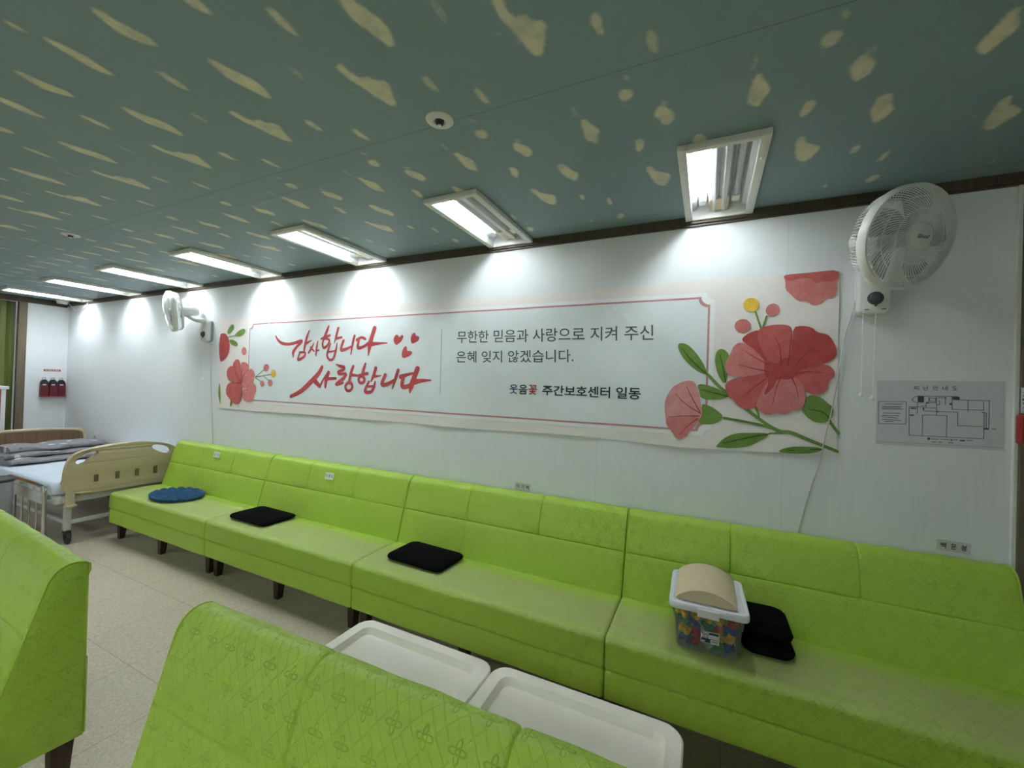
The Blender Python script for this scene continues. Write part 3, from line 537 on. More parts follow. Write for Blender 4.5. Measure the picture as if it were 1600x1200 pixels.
CLOUDS1 = [(1.0,[(-1.036,0.866),(-1.005,0.866),(-1.014,0.889),(-1.009,0.912),(-1.008,0.941),(-0.977,0.936),(-0.965,0.945),(-0.973,0.963),(-0.942,0.969),(-0.933,0.988),(-0.948,1.012),(-0.964,1.045),(-0.983,1.083),(-1.004,1.066),(-1.009,1.034),(-1.018,1.006),(-1.02,0.973),(-1.033,0.945),(-1.039,0.899)]),(0.6,[(-1.063,0.944),(-1.057,0.958),(-1.062,0.979),(-1.071,0.968)]),(0.45,[(-1.026,0.986),(-1.023,1.004),(-1.031,1.042),(-1.034,1.015)]),(0.35,[(-1.062,1.037),(-1.059,1.056),(-1.078,1.111),(-1.077,1.075)]),(0.95,[(-1.371,0.69),(-1.356,0.705),(-1.352,0.733),(-1.34,0.771),(-1.327,0.796),(-1.327,0.83),(-1.339,0.867),(-1.362,0.89),(-1.37,0.865),(-1.378,0.835),(-1.388,0.8),(-1.396,0.771),(-1.389,0.736)]),(0.5,[(-1.169,0.785),(-1.162,0.815),(-1.158,0.848),(-1.175,0.9),(-1.18,0.873),(-1.181,0.829)]),(0.95,[(-1.571,0.649),(-1.564,0.671),(-1.564,0.705),(-1.57,0.738),(-1.578,0.757),(-1.589,0.735),(-1.589,0.699),(-1.586,0.666)]),(0.95,[(-1.728,0.451),(-1.714,0.473),(-1.711,0.502),(-1.702,0.531),(-1.711,0.557),(-1.72,0.59),(-1.723,0.622),(-1.744,0.599),(-1.753,0.567),(-1.749,0.532),(-1.74,0.498),(-1.737,0.471)]),(0.95,[(-1.468,0.466),(-1.452,0.489),(-1.459,0.513),(-1.452,0.538),(-1.444,0.562),(-1.442,0.59),(-1.456,0.612),(-1.477,0.591),(-1.494,0.564),(-1.501,0.538),(-1.493,0.513),(-1.481,0.483)]),(0.85,[(-0.817,1.001),(-0.798,1.016),(-0.797,1.034),(-0.803,1.05),(-0.803,1.081),(-0.819,1.078),(-0.823,1.049),(-0.829,1.028)]),(0.8,[(-0.693,1.104),(-0.68,1.117),(-0.675,1.15),(-0.676,1.191),(-0.691,1.201),(-0.7,1.173),(-0.704,1.142)]),(0.75,[(-1.745,0.382),(-1.733,0.401),(-1.736,0.422),(-1.748,0.44),(-1.761,0.42),(-1.757,0.4)])]
CLOUDS2 = [(0.6,[(-0.264,1.233),(-0.233,1.244),(-0.231,1.264),(-0.238,1.275),(-0.248,1.264),(-0.253,1.248)]),(0.9,[(-0.266,1.293),(-0.256,1.305),(-0.241,1.304),(-0.23,1.316),(-0.236,1.336),(-0.246,1.356),(-0.272,1.355),(-0.281,1.325)]),(0.4,[(-0.277,1.355),(-0.253,1.382),(-0.265,1.406),(-0.276,1.376)]),(0.45,[(-0.172,1.403),(-0.146,1.391),(-0.127,1.418),(-0.135,1.435),(-0.149,1.425)]),(0.95,[(-0.172,1.428),(-0.157,1.422),(-0.144,1.444),(-0.127,1.46),(-0.12,1.507),(-0.137,1.533),(-0.159,1.538),(-0.171,1.491),(-0.187,1.466)]),(0.55,[(-0.435,1.301),(-0.424,1.31),(-0.427,1.379),(-0.443,1.372)]),(0.95,[(-0.424,1.385),(-0.406,1.394),(-0.402,1.422),(-0.389,1.442),(-0.374,1.473),(-0.393,1.517),(-0.401,1.558),(-0.424,1.532),(-0.439,1.507),(-0.43,1.45)]),(0.95,[(-0.265,1.581),(-0.242,1.58),(-0.237,1.625),(-0.261,1.679),(-0.276,1.655),(-0.268,1.618)]),(0.9,[(-0.598,1.631),(-0.568,1.637),(-0.553,1.704),(-0.53,1.735),(-0.564,1.813),(-0.585,1.758),(-0.605,1.705)]),(0.9,[(-0.257,1.79),(-0.229,1.794),(-0.227,1.836),(-0.2,1.861),(-0.16,1.892),(-0.178,1.952),(-0.196,2.0),(-0.23,1.962),(-0.248,1.878)]),(0.7,[(-0.287,1.87),(-0.277,1.864),(-0.275,1.885),(-0.284,1.894)]),(0.35,[(-0.4,1.732),(-0.384,1.752),(-0.383,1.809),(-0.393,1.835),(-0.402,1.773)]),(0.8,[(0.478,1.976),(0.484,1.922),(0.504,1.936),(0.504,1.981),(0.489,1.998)]),(0.8,[(0.591,2.083),(0.598,2.026),(0.618,2.0),(0.618,2.075),(0.6,2.111)]),(0.6,[(0.616,2.15),(0.648,2.157),(0.646,2.182)]),(0.8,[(0.601,2.256),(0.622,2.207),(0.651,2.233),(0.634,2.284),(0.614,2.291)]),(0.75,[(0.45,2.265),(0.462,2.223),(0.473,2.29)]),(0.2,[(-0.023,1.224),(-0.017,1.22),(-0.019,1.282),(-0.027,1.337)]),(0.22,[(-0.146,1.234),(-0.14,1.243),(-0.139,1.304),(-0.157,1.282)])]

# ------------------------------------------------------------------ room shell
def struct(name, bm, m, **kw):
    o = obj(name, bm, m, **kw); o['kind'] = 'structure'; return o

bm = B(); box(bm, XL - .3, XR + .2, YF - .2, WALL + .2, -0.12, 0.0); struct('floor', bm, MAT['floor'])
bm = B(); box(bm, XL - .1, XR + .1, WALL, WALL + .12, 0.0, CEIL + .1); struct('wall_back', bm, MAT['wall'])
# left wall: the white panel next to the corner, then the opening with the folding curtain
bm = B(); box(bm, XL - .12, XL, 2.04, WALL, 0.0, CEIL + .1); struct('wall_left', bm, MAT['wall'])
bm = B(); box(bm, XL - .12, XL, YF, 0.15, 0.0, CEIL + .1); struct('wall_left.001', bm, MAT['wall'])
bm = B(); box(bm, XR, XR + .12, YF, WALL, 0.0, CEIL + .1); struct('wall_right', bm, MAT['wall'])
bm = B(); box(bm, XL, XR, YF - .12, YF, 0.0, CEIL + .1); struct('wall_front', bm, MAT['wall'])
bm = B(); box(bm, XL - .035, XL + .02, 1.965, 2.04, 0.0, TRIM_Z, .004); struct('trim_1', bm, MAT['brown_post'])
bm = B(); box(bm, XL - .03, XL + .022, .1, WALL - .022, TRIM_Z - .02, CEIL, .003); struct('trim_2', bm, MAT['brown'])
# moulding along the top of the back wall (two steps)
bm = B(); box(bm, XL, XR, WALL - .022, WALL, TRIM_Z + .012, CEIL, .002); box(bm, XL, XR, WALL - .012, WALL, TRIM_Z, TRIM_Z + .012, .002)
struct('trim_3', bm, MAT['brown'])
bm = B(); box(bm, 1.152, 1.40, WALL - .022, WALL, 0.0, TRIM_Z, .004); struct('trim_4', bm, MAT['brown_post'])
bm = B(); box(bm, 1.138, 1.152, WALL - .016, WALL, 0.0, TRIM_Z, .002); struct('trim_5', bm, MAT['white_edge'])
bm = B(); box(bm, XL, 1.138, WALL - .012, WALL, 0.0, .08, .002); struct('baseboard_back', bm, MAT['brown'])

# folding curtain in the opening of the left wall
bm = B(); pl = []
n = 44
for i in range(n + 1):
    y = 0.15 + (1.965 - 0.15) * i / n
    pl.append((XL - .10 + (.028 if i % 4 in (1, 2) else 0.0), y))
front = [(a + .012, b) for a, b in pl]
prism(bm, pl + front[::-1], 0.0, TRIM_Z - .02)
tag(obj('folding_curtain', bm, MAT['green_curtain']), 'olive green pleated folding curtain closing the opening left of the white wall', 'curtain')

# ceiling with its sky mural: the cloud shapes repeat every 0.535 m along the room
TILE, TN = 0.535, 48
CELL = TILE / TN
def in_poly(px, py, P):
    ins = np.zeros(px.shape, bool); n = len(P)
    for i in range(n):
        x0, y0 = P[i]; x1, y1 = P[(i + 1) % n]
        if y0 == y1: continue
        c = ((y0 > py) != (y1 > py)) & (px < (x1 - x0) * (py - y0) / (y1 - y0) + x0)
        ins ^= c
    return ins
def cloud_tile(clouds, ya, yb):
    SS = 3; ny = int(round((yb - ya) / CELL)) + 1
    gx = (np.arange(TN * SS) + .5) * CELL / SS
    gy = ya - CELL / 2 + (np.arange(ny * SS) + .5) * CELL / SS
    PX, PY = np.meshgrid(gx, gy)
    acc = np.zeros(PX.shape)
    for st, P in clouds:
        P = chaikin(P, 1)
        x0 = math.floor(min(a for a, b in P) / TILE) * TILE
        Q = [(a - x0, b) for a, b in P]
        for sh in (0, -TILE, TILE):
            m = in_poly(PX + sh, PY, Q); acc[m] = np.maximum(acc[m], st)
    for _ in range(3):
        acc = (acc + np.roll(acc, 1, 1) + np.roll(acc, -1, 1)) / 3
        p = np.pad(acc, ((1, 1), (0, 0)), mode='edge'); acc = (p[:-2] + p[1:-1] + p[2:]) / 3
    return acc.reshape(ny, SS, TN, SS).mean((1, 3))
nx = int(math.ceil((XR - (-15 * TILE)) / CELL)); X0 = -15 * TILE
Y_ROWS = np.arange(int(round((WALL - YF) / CELL)) + 2) * CELL + (1.22 - CELL * math.ceil((1.22 - YF) / CELL))
t1 = cloud_tile(CLOUDS1, 1.22 - 1.08, 1.22); t2 = cloud_tile(CLOUDS2, 1.22, 2.45)
mask = np.zeros((len(Y_ROWS), nx + 1))
cols = np.arange(nx + 1) % TN
for j, y in enumerate(Y_ROWS):
    if y >= 1.22 - 1e-6: row = t2[min(int(round((y - 1.22) / CELL)), len(t2) - 1)]
    else:
        yy = (y - (1.22 - 1.08)) % 1.08; row = t1[min(int(round(yy / CELL)), len(t1) - 1)]
    mask[j] = row[cols]
LIGHT_X = [.028 - 1.214 * k for k in range(7)]
LY0, LY1, LHW = 1.685, 2.398, .158
FILL_Y0, FILL_Y1 = -1.95, -1.23
gx = X0 + np.arange(nx + 1) * CELL
V = np.zeros((len(Y_ROWS), nx + 1, 3)); V[:, :, 0] = gx[None]; V[:, :, 1] = Y_ROWS[:, None]; V[:, :, 2] = CEIL
idx = np.arange(len(Y_ROWS) * (nx + 1)).reshape(len(Y_ROWS), nx + 1)
Q = np.stack([idx[:-1, :-1], idx[1:, :-1], idx[1:, 1:], idx[:-1, 1:]], -1)
cx = (gx[:-1] + gx[1:]) / 2; cyy = (Y_ROWS[:-1] + Y_ROWS[1:]) / 2
keep = np.ones(Q.shape[:2], bool)
for lx in LIGHT_X + [LIGHT_X[0] + 1.214]:
    mx = np.abs(cx - lx) < LHW - .022
    for a, b in (((LY0 + .02, LY1 - .005), (FILL_Y0 + .02, FILL_Y1 - .02)) if lx < .5 else ((FILL_Y0 + .02, FILL_Y1 - .02),)):
        my = (cyy > a) & (cyy < b); keep[np.ix_(my, mx)] = False
Q = Q[keep].reshape(-1, 4)
me = bpy.data.meshes.new('ceiling')
me.vertices.add(V.size // 3); me.vertices.foreach_set('co', V.reshape(-1).astype(np.float32))
me.loops.add(Q.size); me.loops.foreach_set('vertex_index', Q.reshape(-1).astype(np.int32))
me.polygons.add(len(Q)); me.polygons.foreach_set('loop_start', np.arange(0, Q.size, 4, dtype=np.int32))
me.update(calc_edges=True)
at = me.attributes.new('cloud', 'FLOAT', 'POINT'); at.data.foreach_set('value', mask.reshape(-1).astype(np.float32))
me.materials.append(MAT['ceiling'])
ceiling = bpy.data.objects.new('ceiling', me); COL.objects.link(ceiling); ceiling['kind'] = 'structure'
bm = B(); box(bm, XL - .3, XR + .3, YF - .3, WALL + .3, CEIL + .14, CEIL + .2); struct('ceiling.001', bm, MAT['grey_plastic'])

# ------------------------------------------------------------------ recessed fluorescent fittings
def fitting(x, y0, y1, lit, label, group, lamp, wall_end=True):
    W, L = LHW, y1 - y0
    t = thing('ceiling_light', label, 'ceiling light', (x, y0, CEIL), 0, group)
    fz0, fz1 = -.026, .0
    bm = B(); e = .034
    box(bm, -W, -W + e, 0, L, fz0, fz1, .003); box(bm, W - e, W, 0, L, fz0, fz1, .003)
    box(bm, -W + e, W - e, 0, .026, fz0, fz1, .003); box(bm, -W + e, W - e, L - .014, L, fz0, fz1, .003)
    obj('frame', bm, MAT['white_paint'], t, 30)
    # ribbed reflector: W-shaped folds running the length of the fitting
    xi = W - e + .002; top = .052
    prof = [(-xi, -.004), (-xi, .022), (-xi + .020, .030), (-xi + .030, .050), (-.078, .056), (-.052, .056), (-.036, .012), (-.018, .006),
            (0, .030), (.018, .006), (.036, .012), (.052, .056), (.078, .056), (xi - .030, .050), (xi - .020, .030), (xi, .022), (xi, -.004)]
    bm = B()
    a = [bm.verts.new((px, .012, pz)) for px, pz in prof]; b = [bm.verts.new((px, L - .008, pz)) for px, pz in prof]
    for i in range(len(prof) - 1): bm.faces.new((a[i], a[i + 1], b[i + 1], b[i]))
    obj('reflector', bm, MAT['reflector'], t)
    bm = B(); box(bm, -xi, xi, .006, .012, -.01, .075); box(bm, -xi, xi, L - .010, L - .004, -.01, .075); box(bm, -xi - .004, xi + .004, .006, L - .004, .075, .08)
    obj('end_plate', bm, MAT['reflector'], t)
    if wall_end:
        bm = B(); box(bm, -.045, .045, L - .150, L - .012, .010, .026, .004)
        o = obj('stained_plate', bm, MAT['rust'], t); o['label'] = 'yellow-brown heat stain at the wall end'
    for i, sx in enumerate((-.074, .074)):
        bm = B()
        tube(bm, smooth_path([(sx, .05, .033), (sx, L - .150, .033)], 2), .0145, 14)
        o = obj('fluorescent_tube', bm, lamp if lit[i] else MAT['tube_off'], t, True)
        o['label'] = 'lit white tube' if lit[i] else 'dead grey tube'
        for a, b in ((.014, .050), (L - .150, L - .085)):
            bm = B(); box(bm, sx - .017, sx + .017, a, b, .014, .052, .005)
            obj('lamp_holder', bm, MAT['white_plastic'] if lit[i] or a > .1 else MAT['black_plastic'], t)
    for sx in (-W + e / 2, W - e / 2):
        bm = B(); lathe(bm, [(0, fz0 - .006), (.005, fz0 - .005), (.008, fz0 - .001), (.008, fz0 + .002)], 14, Matrix.Translation((sx, .16, 0)))
        obj('screw', bm, MAT['white_paint'], t, True)
    return t
G_L = 'fluorescent fittings in a row along the wall'
LAB = ['ceiling light nearest the big wall fan, right tube dead', 'ceiling light above the middle of the banner with its right tube dead',
       'ceiling light with two lit tubes, third from the big wall fan',
       'ceiling light with two lit tubes above the banner end, fourth from the big wall fan',
       'ceiling light with lit tubes just right of the small side-on wall fan', 'ceiling light left of the side-on wall fan, second from the corner camera',
       'ceiling light farthest away, next to the corner with the dome camera']
LIT = [(1, 0), (1, 0), (1, 1), (1, 1), (1, 1), (1, 1), (1, 1)]
for x, lb, li in zip(LIGHT_X, LAB, LIT): fitting(x, LY0, LY1, li, lb, G_L, MAT['tube'])
for i, x in enumerate([LIGHT_X[0] + 1.214] + LIGHT_X):  # added row out of view, fills the front faces and right wall
    fitting(x, FILL_Y0, FILL_Y1, (1, 1), 'added unseen ceiling light behind the camera, fill for the front-facing surfaces', 'added unseen fill fittings behind the camera', MAT['tube_fill'], False)

# sprinklers and dome camera
def sprinkler(x, y, label):
    t = thing('ceiling_sprinkler', label, 'sprinkler', (x, y, CEIL), 0, 'sprinklers on the ceiling')
    bm = B(); lathe(bm, [(.020, -.002), (.022, -.007), (.036, -.007), (.047, -.003), (.05, 0)], 32); obj('cover_plate', bm, MAT['white_paint'], t, True)
    bm = B(); lathe(bm, [(0, -.017), (.012, -.016), (.014, -.010), (.016, -.006), (.017, -.0)], 20); obj('nozzle', bm, MAT['black_plastic'], t, True)
    bm = B(); lathe(bm, [(0, -.022), (.008, -.021), (.009, -.018), (0, -.017)], 16); obj('deflector', bm, MAT['chrome'], t, True)
sprinkler(-.895, 1.20, 'round white ceiling sprinkler with black nozzle on the seam above the banner')
sprinkler(-3.995, 1.22, 'small far ceiling sprinkler near the left edge, above the bed')
t = thing('dome_camera', 'white dome security camera in the far corner of the ceiling', 'camera', (-7.70, 2.30, CEIL))
bm = B(); lathe(bm, [(.055, -.018), (.062, -.016), (.065, 0)], 32); obj('base', bm, MAT['white_plastic'], t, True)
bm = B(); lathe(bm, [(.0, -.068), (.02, -.066), (.045, -.050), (.052, -.034), (.056, -.014)], 32); obj('housing', bm, MAT['white_plastic'], t, True)
Mx = Matrix.Rotation(math.radians(42), 4, Vector((.5, 1, 0)).normalized())
bm = B(); lathe(bm, [(0, -.071), (.02, -.069), (.036, -.060), (.044, -.046)], 28, None); obj('lens_window', bm, MAT['black_plastic'], t, True)
bm = B(); tube(bm, smooth_path([(.03, .05, -.03), (.05, .09, -.10), (.10, .108, -.13), (.24, .11, -.12), (.38, .108, -.07), (.44, .10, -.02)], 6), .005, 8)
obj('cable', bm, MAT['white_plastic'], t, True)

# ------------------------------------------------------------------ green benches: local x along the bench, y = 0 front, z = 0 floor
BW, BD = 1.494, .615
def bench_x():
    xs = set(round(v, 4) for v in np.linspace(.02, BW - .02, 44))
    for s in (BW / 3, 2 * BW / 3):
        for d in (0, .0015, .003, .005, .008, .012, .018): xs |= {round(s - d, 4), round(s + d, 4)}
    return [0.0, .0012, .004, .009] + sorted(xs) + [BW - .009, BW - .004, BW - .0012, BW]
def end_inset(x):
    d = min(x, BW - x)
    return .010 * max(0, 1 - d / .010) ** 2
def strip_mesh(prof, arcs, disp, xs):
    """sheet along x with a profile; disp(x, s) pushes inward; UV = (x, s)"""
    bm = B(); uvl = bm.loops.layers.uv.new('UVMap')
    n = len(prof); P = [Vector((0, a, b)) for a, b in prof]
    nor = []
    for i in range(n):
        t = (P[min(i + 1, n - 1)] - P[max(i - 1, 0)]).normalized(); nor.append(Vector((0, t.z, -t.y)))
    rows = []
    for x in xs:
        ins = end_inset(x)
        rows.append([bm.verts.new(P[i] + nor[i] * (disp(x, arcs[i]) + ins) + Vector((x, 0, 0))) for i in range(n)])
    for a, (ra, rb) in enumerate(zip(rows, rows[1:])):
        for i in range(n - 1):
            f = bm.faces.new((ra[i], rb[i], rb[i + 1], ra[i + 1]))
            for lp, (uu, vv) in zip(f.loops, ((xs[a], arcs[i]), (xs[a + 1], arcs[i]), (xs[a + 1], arcs[i + 1]), (xs[a], arcs[i + 1]))): lp[uvl].uv = (uu, vv)
    for r in (rows[0], rows[-1]):
        f = bm.faces.new(r)
        for lp in f.loops: lp[uvl].uv = (lp.vert.co.y, lp.vert.co.z)
    f = bm.faces.new([r[0] for r in rows] + [r[-1] for r in reversed(rows)])
    return bm
def arclen(prof):
    s = [0.0]
    for (a, b), (c, d) in zip(prof, prof[1:]): s.append(s[-1] + math.hypot(c - a, d - b))
    return s
def densify(prof, step, extra=()):
    s = arclen(prof); L = s[-1]
    at = sorted(set([round(v, 5) for v in np.linspace(0, L, int(L / step) + 1)] + [round(v, 5) for v in s] + [e for e in extra if 0 < e < L]))
    out = []
    for v in at:
        i = max(k for k in range(len(s)) if s[k] <= v + 1e-6); i = min(i, len(s) - 2)
        t = (v - s[i]) / max(s[i + 1] - s[i], 1e-9)
        out.append((prof[i][0] + t * (prof[i + 1][0] - prof[i][0]), prof[i][1] + t * (prof[i + 1][1] - prof[i][1])))
    return out, at
G = lambda d, w: math.exp(-(d / w) ** 2)

def make_bench(label, zb=.16, foot_h=None):
    t = thing('green_bench', label, 'bench sofa')
    xs = bench_x()
    # backrest
    yc, zc = .395, .42
    top = [(yc, zc), (.504, .797)]
    for k in range(1, 9):
        a = math.radians(163.9 - k * (103.9 / 8)); top.append((.5674 + .066 * math.cos(a), .7787 + .066 * math.sin(a)))
    top += [(.605, .828), (.607, .806)]
    S = arclen(top); smid = .225; stop = S[-1]
    def disp(x, s):
        d = 0.0
        for sx in (BW / 3, 2 * BW / 3):
            w = 1.0 if s > smid else .35
            d += .0052 * w * G(x - sx, .0030) + .0016 * w * G(x - sx, .016)
            d += .008 * math.exp(-(((x - sx) / .034) ** 2 + ((s - smid) / .026) ** 2))
        d += .0048 * G(s - smid, .0030) + .0018 * G(s - smid, .018)
        d -= .006 * math.sin(PI * min(max(s / .39, 0), 1)) * (0.8 + .2 * abs(math.sin(PI * x / (BW / 3))))
        d += .0016 * math.sin(x * 31 + s * 17) * math.sin(s * 23 + x * 7)
        return d
    ex = [round(smid + q, 5) for q in (-.02, -.012, -.007, -.004, -.002, 0, .002, .004, .007, .012, .02)]
    pr, arcs = densify(top, .02, ex)
    pr += [(.607, .5), (.607, zb), (yc + .004, zb), (yc, zc - .1)]; arcs += [stop + .3, stop + .64, stop + .86, stop + 1.1]
    def disp2(x, s): return disp(x, s) if s <= stop + .01 else 0.0
    bk = strip_mesh(pr, arcs, disp2, xs)
    back = obj('backrest', bk, MAT['vinyl'], t, 50)
    # piping round both ends of the backrest
    for i, ex_ in enumerate((.004, BW - .004)):
        bm = B(); tube(bm, [(ex_, y + .001, z) for y, z in pr[::2] if z > zb + .01] + [(ex_, .6075, .5), (ex_, .6075, zb + .01)], .0032, 6)
        obj('piping', bm, MAT['vinyl'], t, True)
    # seat cushion
    sp = [(.014, .2845), (.004, .289), (.000, .300), (.0, .395)] + [(.030 - .030 * math.cos(math.radians(a)), .398 + .030 * math.sin(math.radians(a))) for a in (15, 30, 45, 60, 75, 90)]
    sp += [(.12, .4315), (.22, .433), (.32, .431), (.400, .426)]
    pr, arcs = densify(sp, .03)
    def dseat(x, s):
        return .0015 * math.sin(x * 9 + 1) * math.sin(s * 8) - .004 * math.sin(PI * min(max((s - .16) / .36, 0), 1)) * math.sin(PI * x / BW)
    pr += [(.400, .30), (.396, .284)]; arcs += [arcs[-1] + .12, arcs[-1] + .14]
    st = strip_mesh(pr, arcs, lambda x, s: dseat(x, s) if s < .55 else 0, xs)
    obj('seat_cushion', st, MAT['vinyl_seat'], t, 50)
    # skirt below the cushion
    sk = [(.006, zb), (.004, zb + .006), (.004, .272), (.007, .280), (.016, .284)]
    pr, arcs = densify(sk, .04)
    pr += [(.394, .284), (.394, zb)]; arcs += [arcs[-1] + .4, arcs[-1] + .5]
    obj('skirt', strip_mesh(pr, [a + 2 for a in arcs], lambda x, s: .0012 * math.sin(x * 13) * (s < 2.2), xs), MAT['vinyl'], t, 50)
    for lx in (.05, BW / 2, BW - .05):
        for ly in (.055 + .03, .56):
            bm = B()
            loft(bm, [[(lx + a * w, ly + b * w + o, z) for a, b in ((-1, -1), (1, -1), (1, 1), (-1, 1))] for z, w, o in ((0.0, .019, -.006), (.004, .0195, -.006), (zb + .004, .029, 0))])
            obj('leg', bm, MAT['leg'], t)
    return t
G_W = 'green benches along the wall under the banner'
b1 = make_bench('green bench at the far end beside the bed, holding the round blue cushion')
b2 = dup(b1); tag(b2, 'green bench with a flat black cushion on its left end, second from the bed')
b3 = dup(b1); tag(b3, 'middle green bench along the wall with a lone black cushion next to its left joint')
b4 = dup(b1); tag(b4, 'nearest green bench along the wall, holding the clear box of toy blocks')
for k, b in enumerate((b1, b2, b3, b4)):
    b.location = (-4.868 + 1.498 * k, 1.80, 0); b['group'] = G_W
f1 = dup(b1); tag(f1, 'green bench in the foreground seen over its backrest, in front of the cream tray tables', group='green benches in the foreground')
f1.location = (-1.292, .128, 0); f1.rotation_euler[2] = math.radians(1.3)
f2 = dup(b1); tag(f2, 'green bench joined to the right end of the foreground bench', group='green benches in the foreground')
f2.location = (-1.292 + 1.498 * math.cos(math.radians(1.3)), .128 + 1.498 * math.sin(math.radians(1.3)), 0); f2.rotation_euler[2] = math.radians(1.3)
fa = make_bench('green bench at the left edge showing its upholstered end panel and one dark leg', .225)
fa['group'] = 'green benches in the foreground'
ra = math.radians(-3.0)
fa.rotation_euler[2] = ra
fa.location = (-1.985 - BW * math.cos(ra), .075 - BW * math.sin(ra), 0)

# ------------------------------------------------------------------ cream tray tables
def make_tray(label):
    t = thing('tray_table', label, 'tray table', group='cream tray tables between the benches')
    W, Dp, H = .574, .43, .58
    outer = rrect(0, W, 0, Dp, .055, 8)
    def ring(ins, z, r): return [(a, b, z) for a, b in rrect(ins, W - ins, ins, Dp - ins, r, 8)]
    bm = B()
    rings = loft(bm, [ring(.004, H - .026, .052), ring(0, H - .018, .055), ring(0, H - .004, .055), ring(.004, H, .052), ring(.042, H, .032), ring(.044, H - .002, .031), ring(.055, H - .019, .026), ring(.060, H - .0205, .025)], True, True)
    obj('tray_top', bm, MAT['tray'], t, 35)
    for lx in (.05, W - .05):
        bm = B(); tube(bm, smooth_path([(lx, .04, .006), (lx, .045, H - .07), (lx, .07, H - .046), (lx, Dp - .07, H - .046), (lx, Dp - .045, H - .07), (lx, Dp - .04, .006)], 5), .011, 10)
        obj('leg_frame', bm, MAT['bed_metal'], t, True)
    return t
ta = make_tray('left cream tray table, behind the left half of the foreground bench'); ta.location = (-1.182, .795, 0)
tb = dup(ta); tag(tb, 'right cream tray table, nearest the clear box of toy blocks'); tb.location = (-.603, .803, 0); tb.rotation_euler[2] = math.radians(.5)

# ------------------------------------------------------------------ banner on the wall
BCX, BCZ = -1.915, 1.21
(TLx, TLz), (TRx, TRz), (BLx, BLz), (BRx, BRz) = CORN
def wrinkle(x, z):
    """how far the cloth stands off the wall"""
    a = (x - TLx) / (TRx - TLx); b = (z - BLz) / (TLz - BLz)
    w = .0045 + .0022 * math.sin(x * 9.0 + 3 * math.sin(z * 4)) * (.4 + .6 * (1 - b))
    w += .0020 * math.sin((x + z) * 12 + 1.3) + .0016 * math.sin((x - 1.4 * z) * 17) * (.5 + .5 * math.sin(x * 2.1))
    w += .012 * max(0, .35 - b) * (math.sin(x * 7.3 + 1) + 1) * .6
    # sagging folds from the upper left pins
    for px, k in ((-3.62, 1.0), (-4.30, .6), (-.6, .5)):
        dx, dz = x - px, TLz - z
        if 0 < dz < .62:
            for sl in (-.75, -.25, .35, .9):
                w += .0055 * k * math.exp(-((dx - sl * dz) / (.02 + .05 * dz)) ** 2) * (1 - dz / .62)
    return w
GRID = .04
def wy(x, z, lift): return WALL - .002 - wrinkle(x, z) - lift
ban = thing('banner', 'long white banner with red Korean lettering and red flowers hung on the wall', 'banner', (BCX, WALL, BCZ))
BO = Vector((BCX, WALL, BCZ))
def grid_cut(bm):
    if not bm.verts: return
    x0 = min(v.co.x for v in bm.verts); x1 = max(v.co.x for v in bm.verts); z0 = min(v.co.z for v in bm.verts); z1 = max(v.co.z for v in bm.verts)
    for i in range(math.ceil(x0 / GRID), math.floor(x1 / GRID) + 1):
        bmesh.ops.bisect_plane(bm, geom=bm.verts[:] + bm.edges[:] + bm.faces[:], plane_co=(i * GRID, 0, 0), plane_no=(1, 0, 0))
    for i in range(math.ceil(z0 / GRID), math.floor(z1 / GRID) + 1):
        bmesh.ops.bisect_plane(bm, geom=bm.verts[:] + bm.edges[:] + bm.faces[:], plane_co=(0, 0, i * GRID), plane_no=(0, 0, 1))
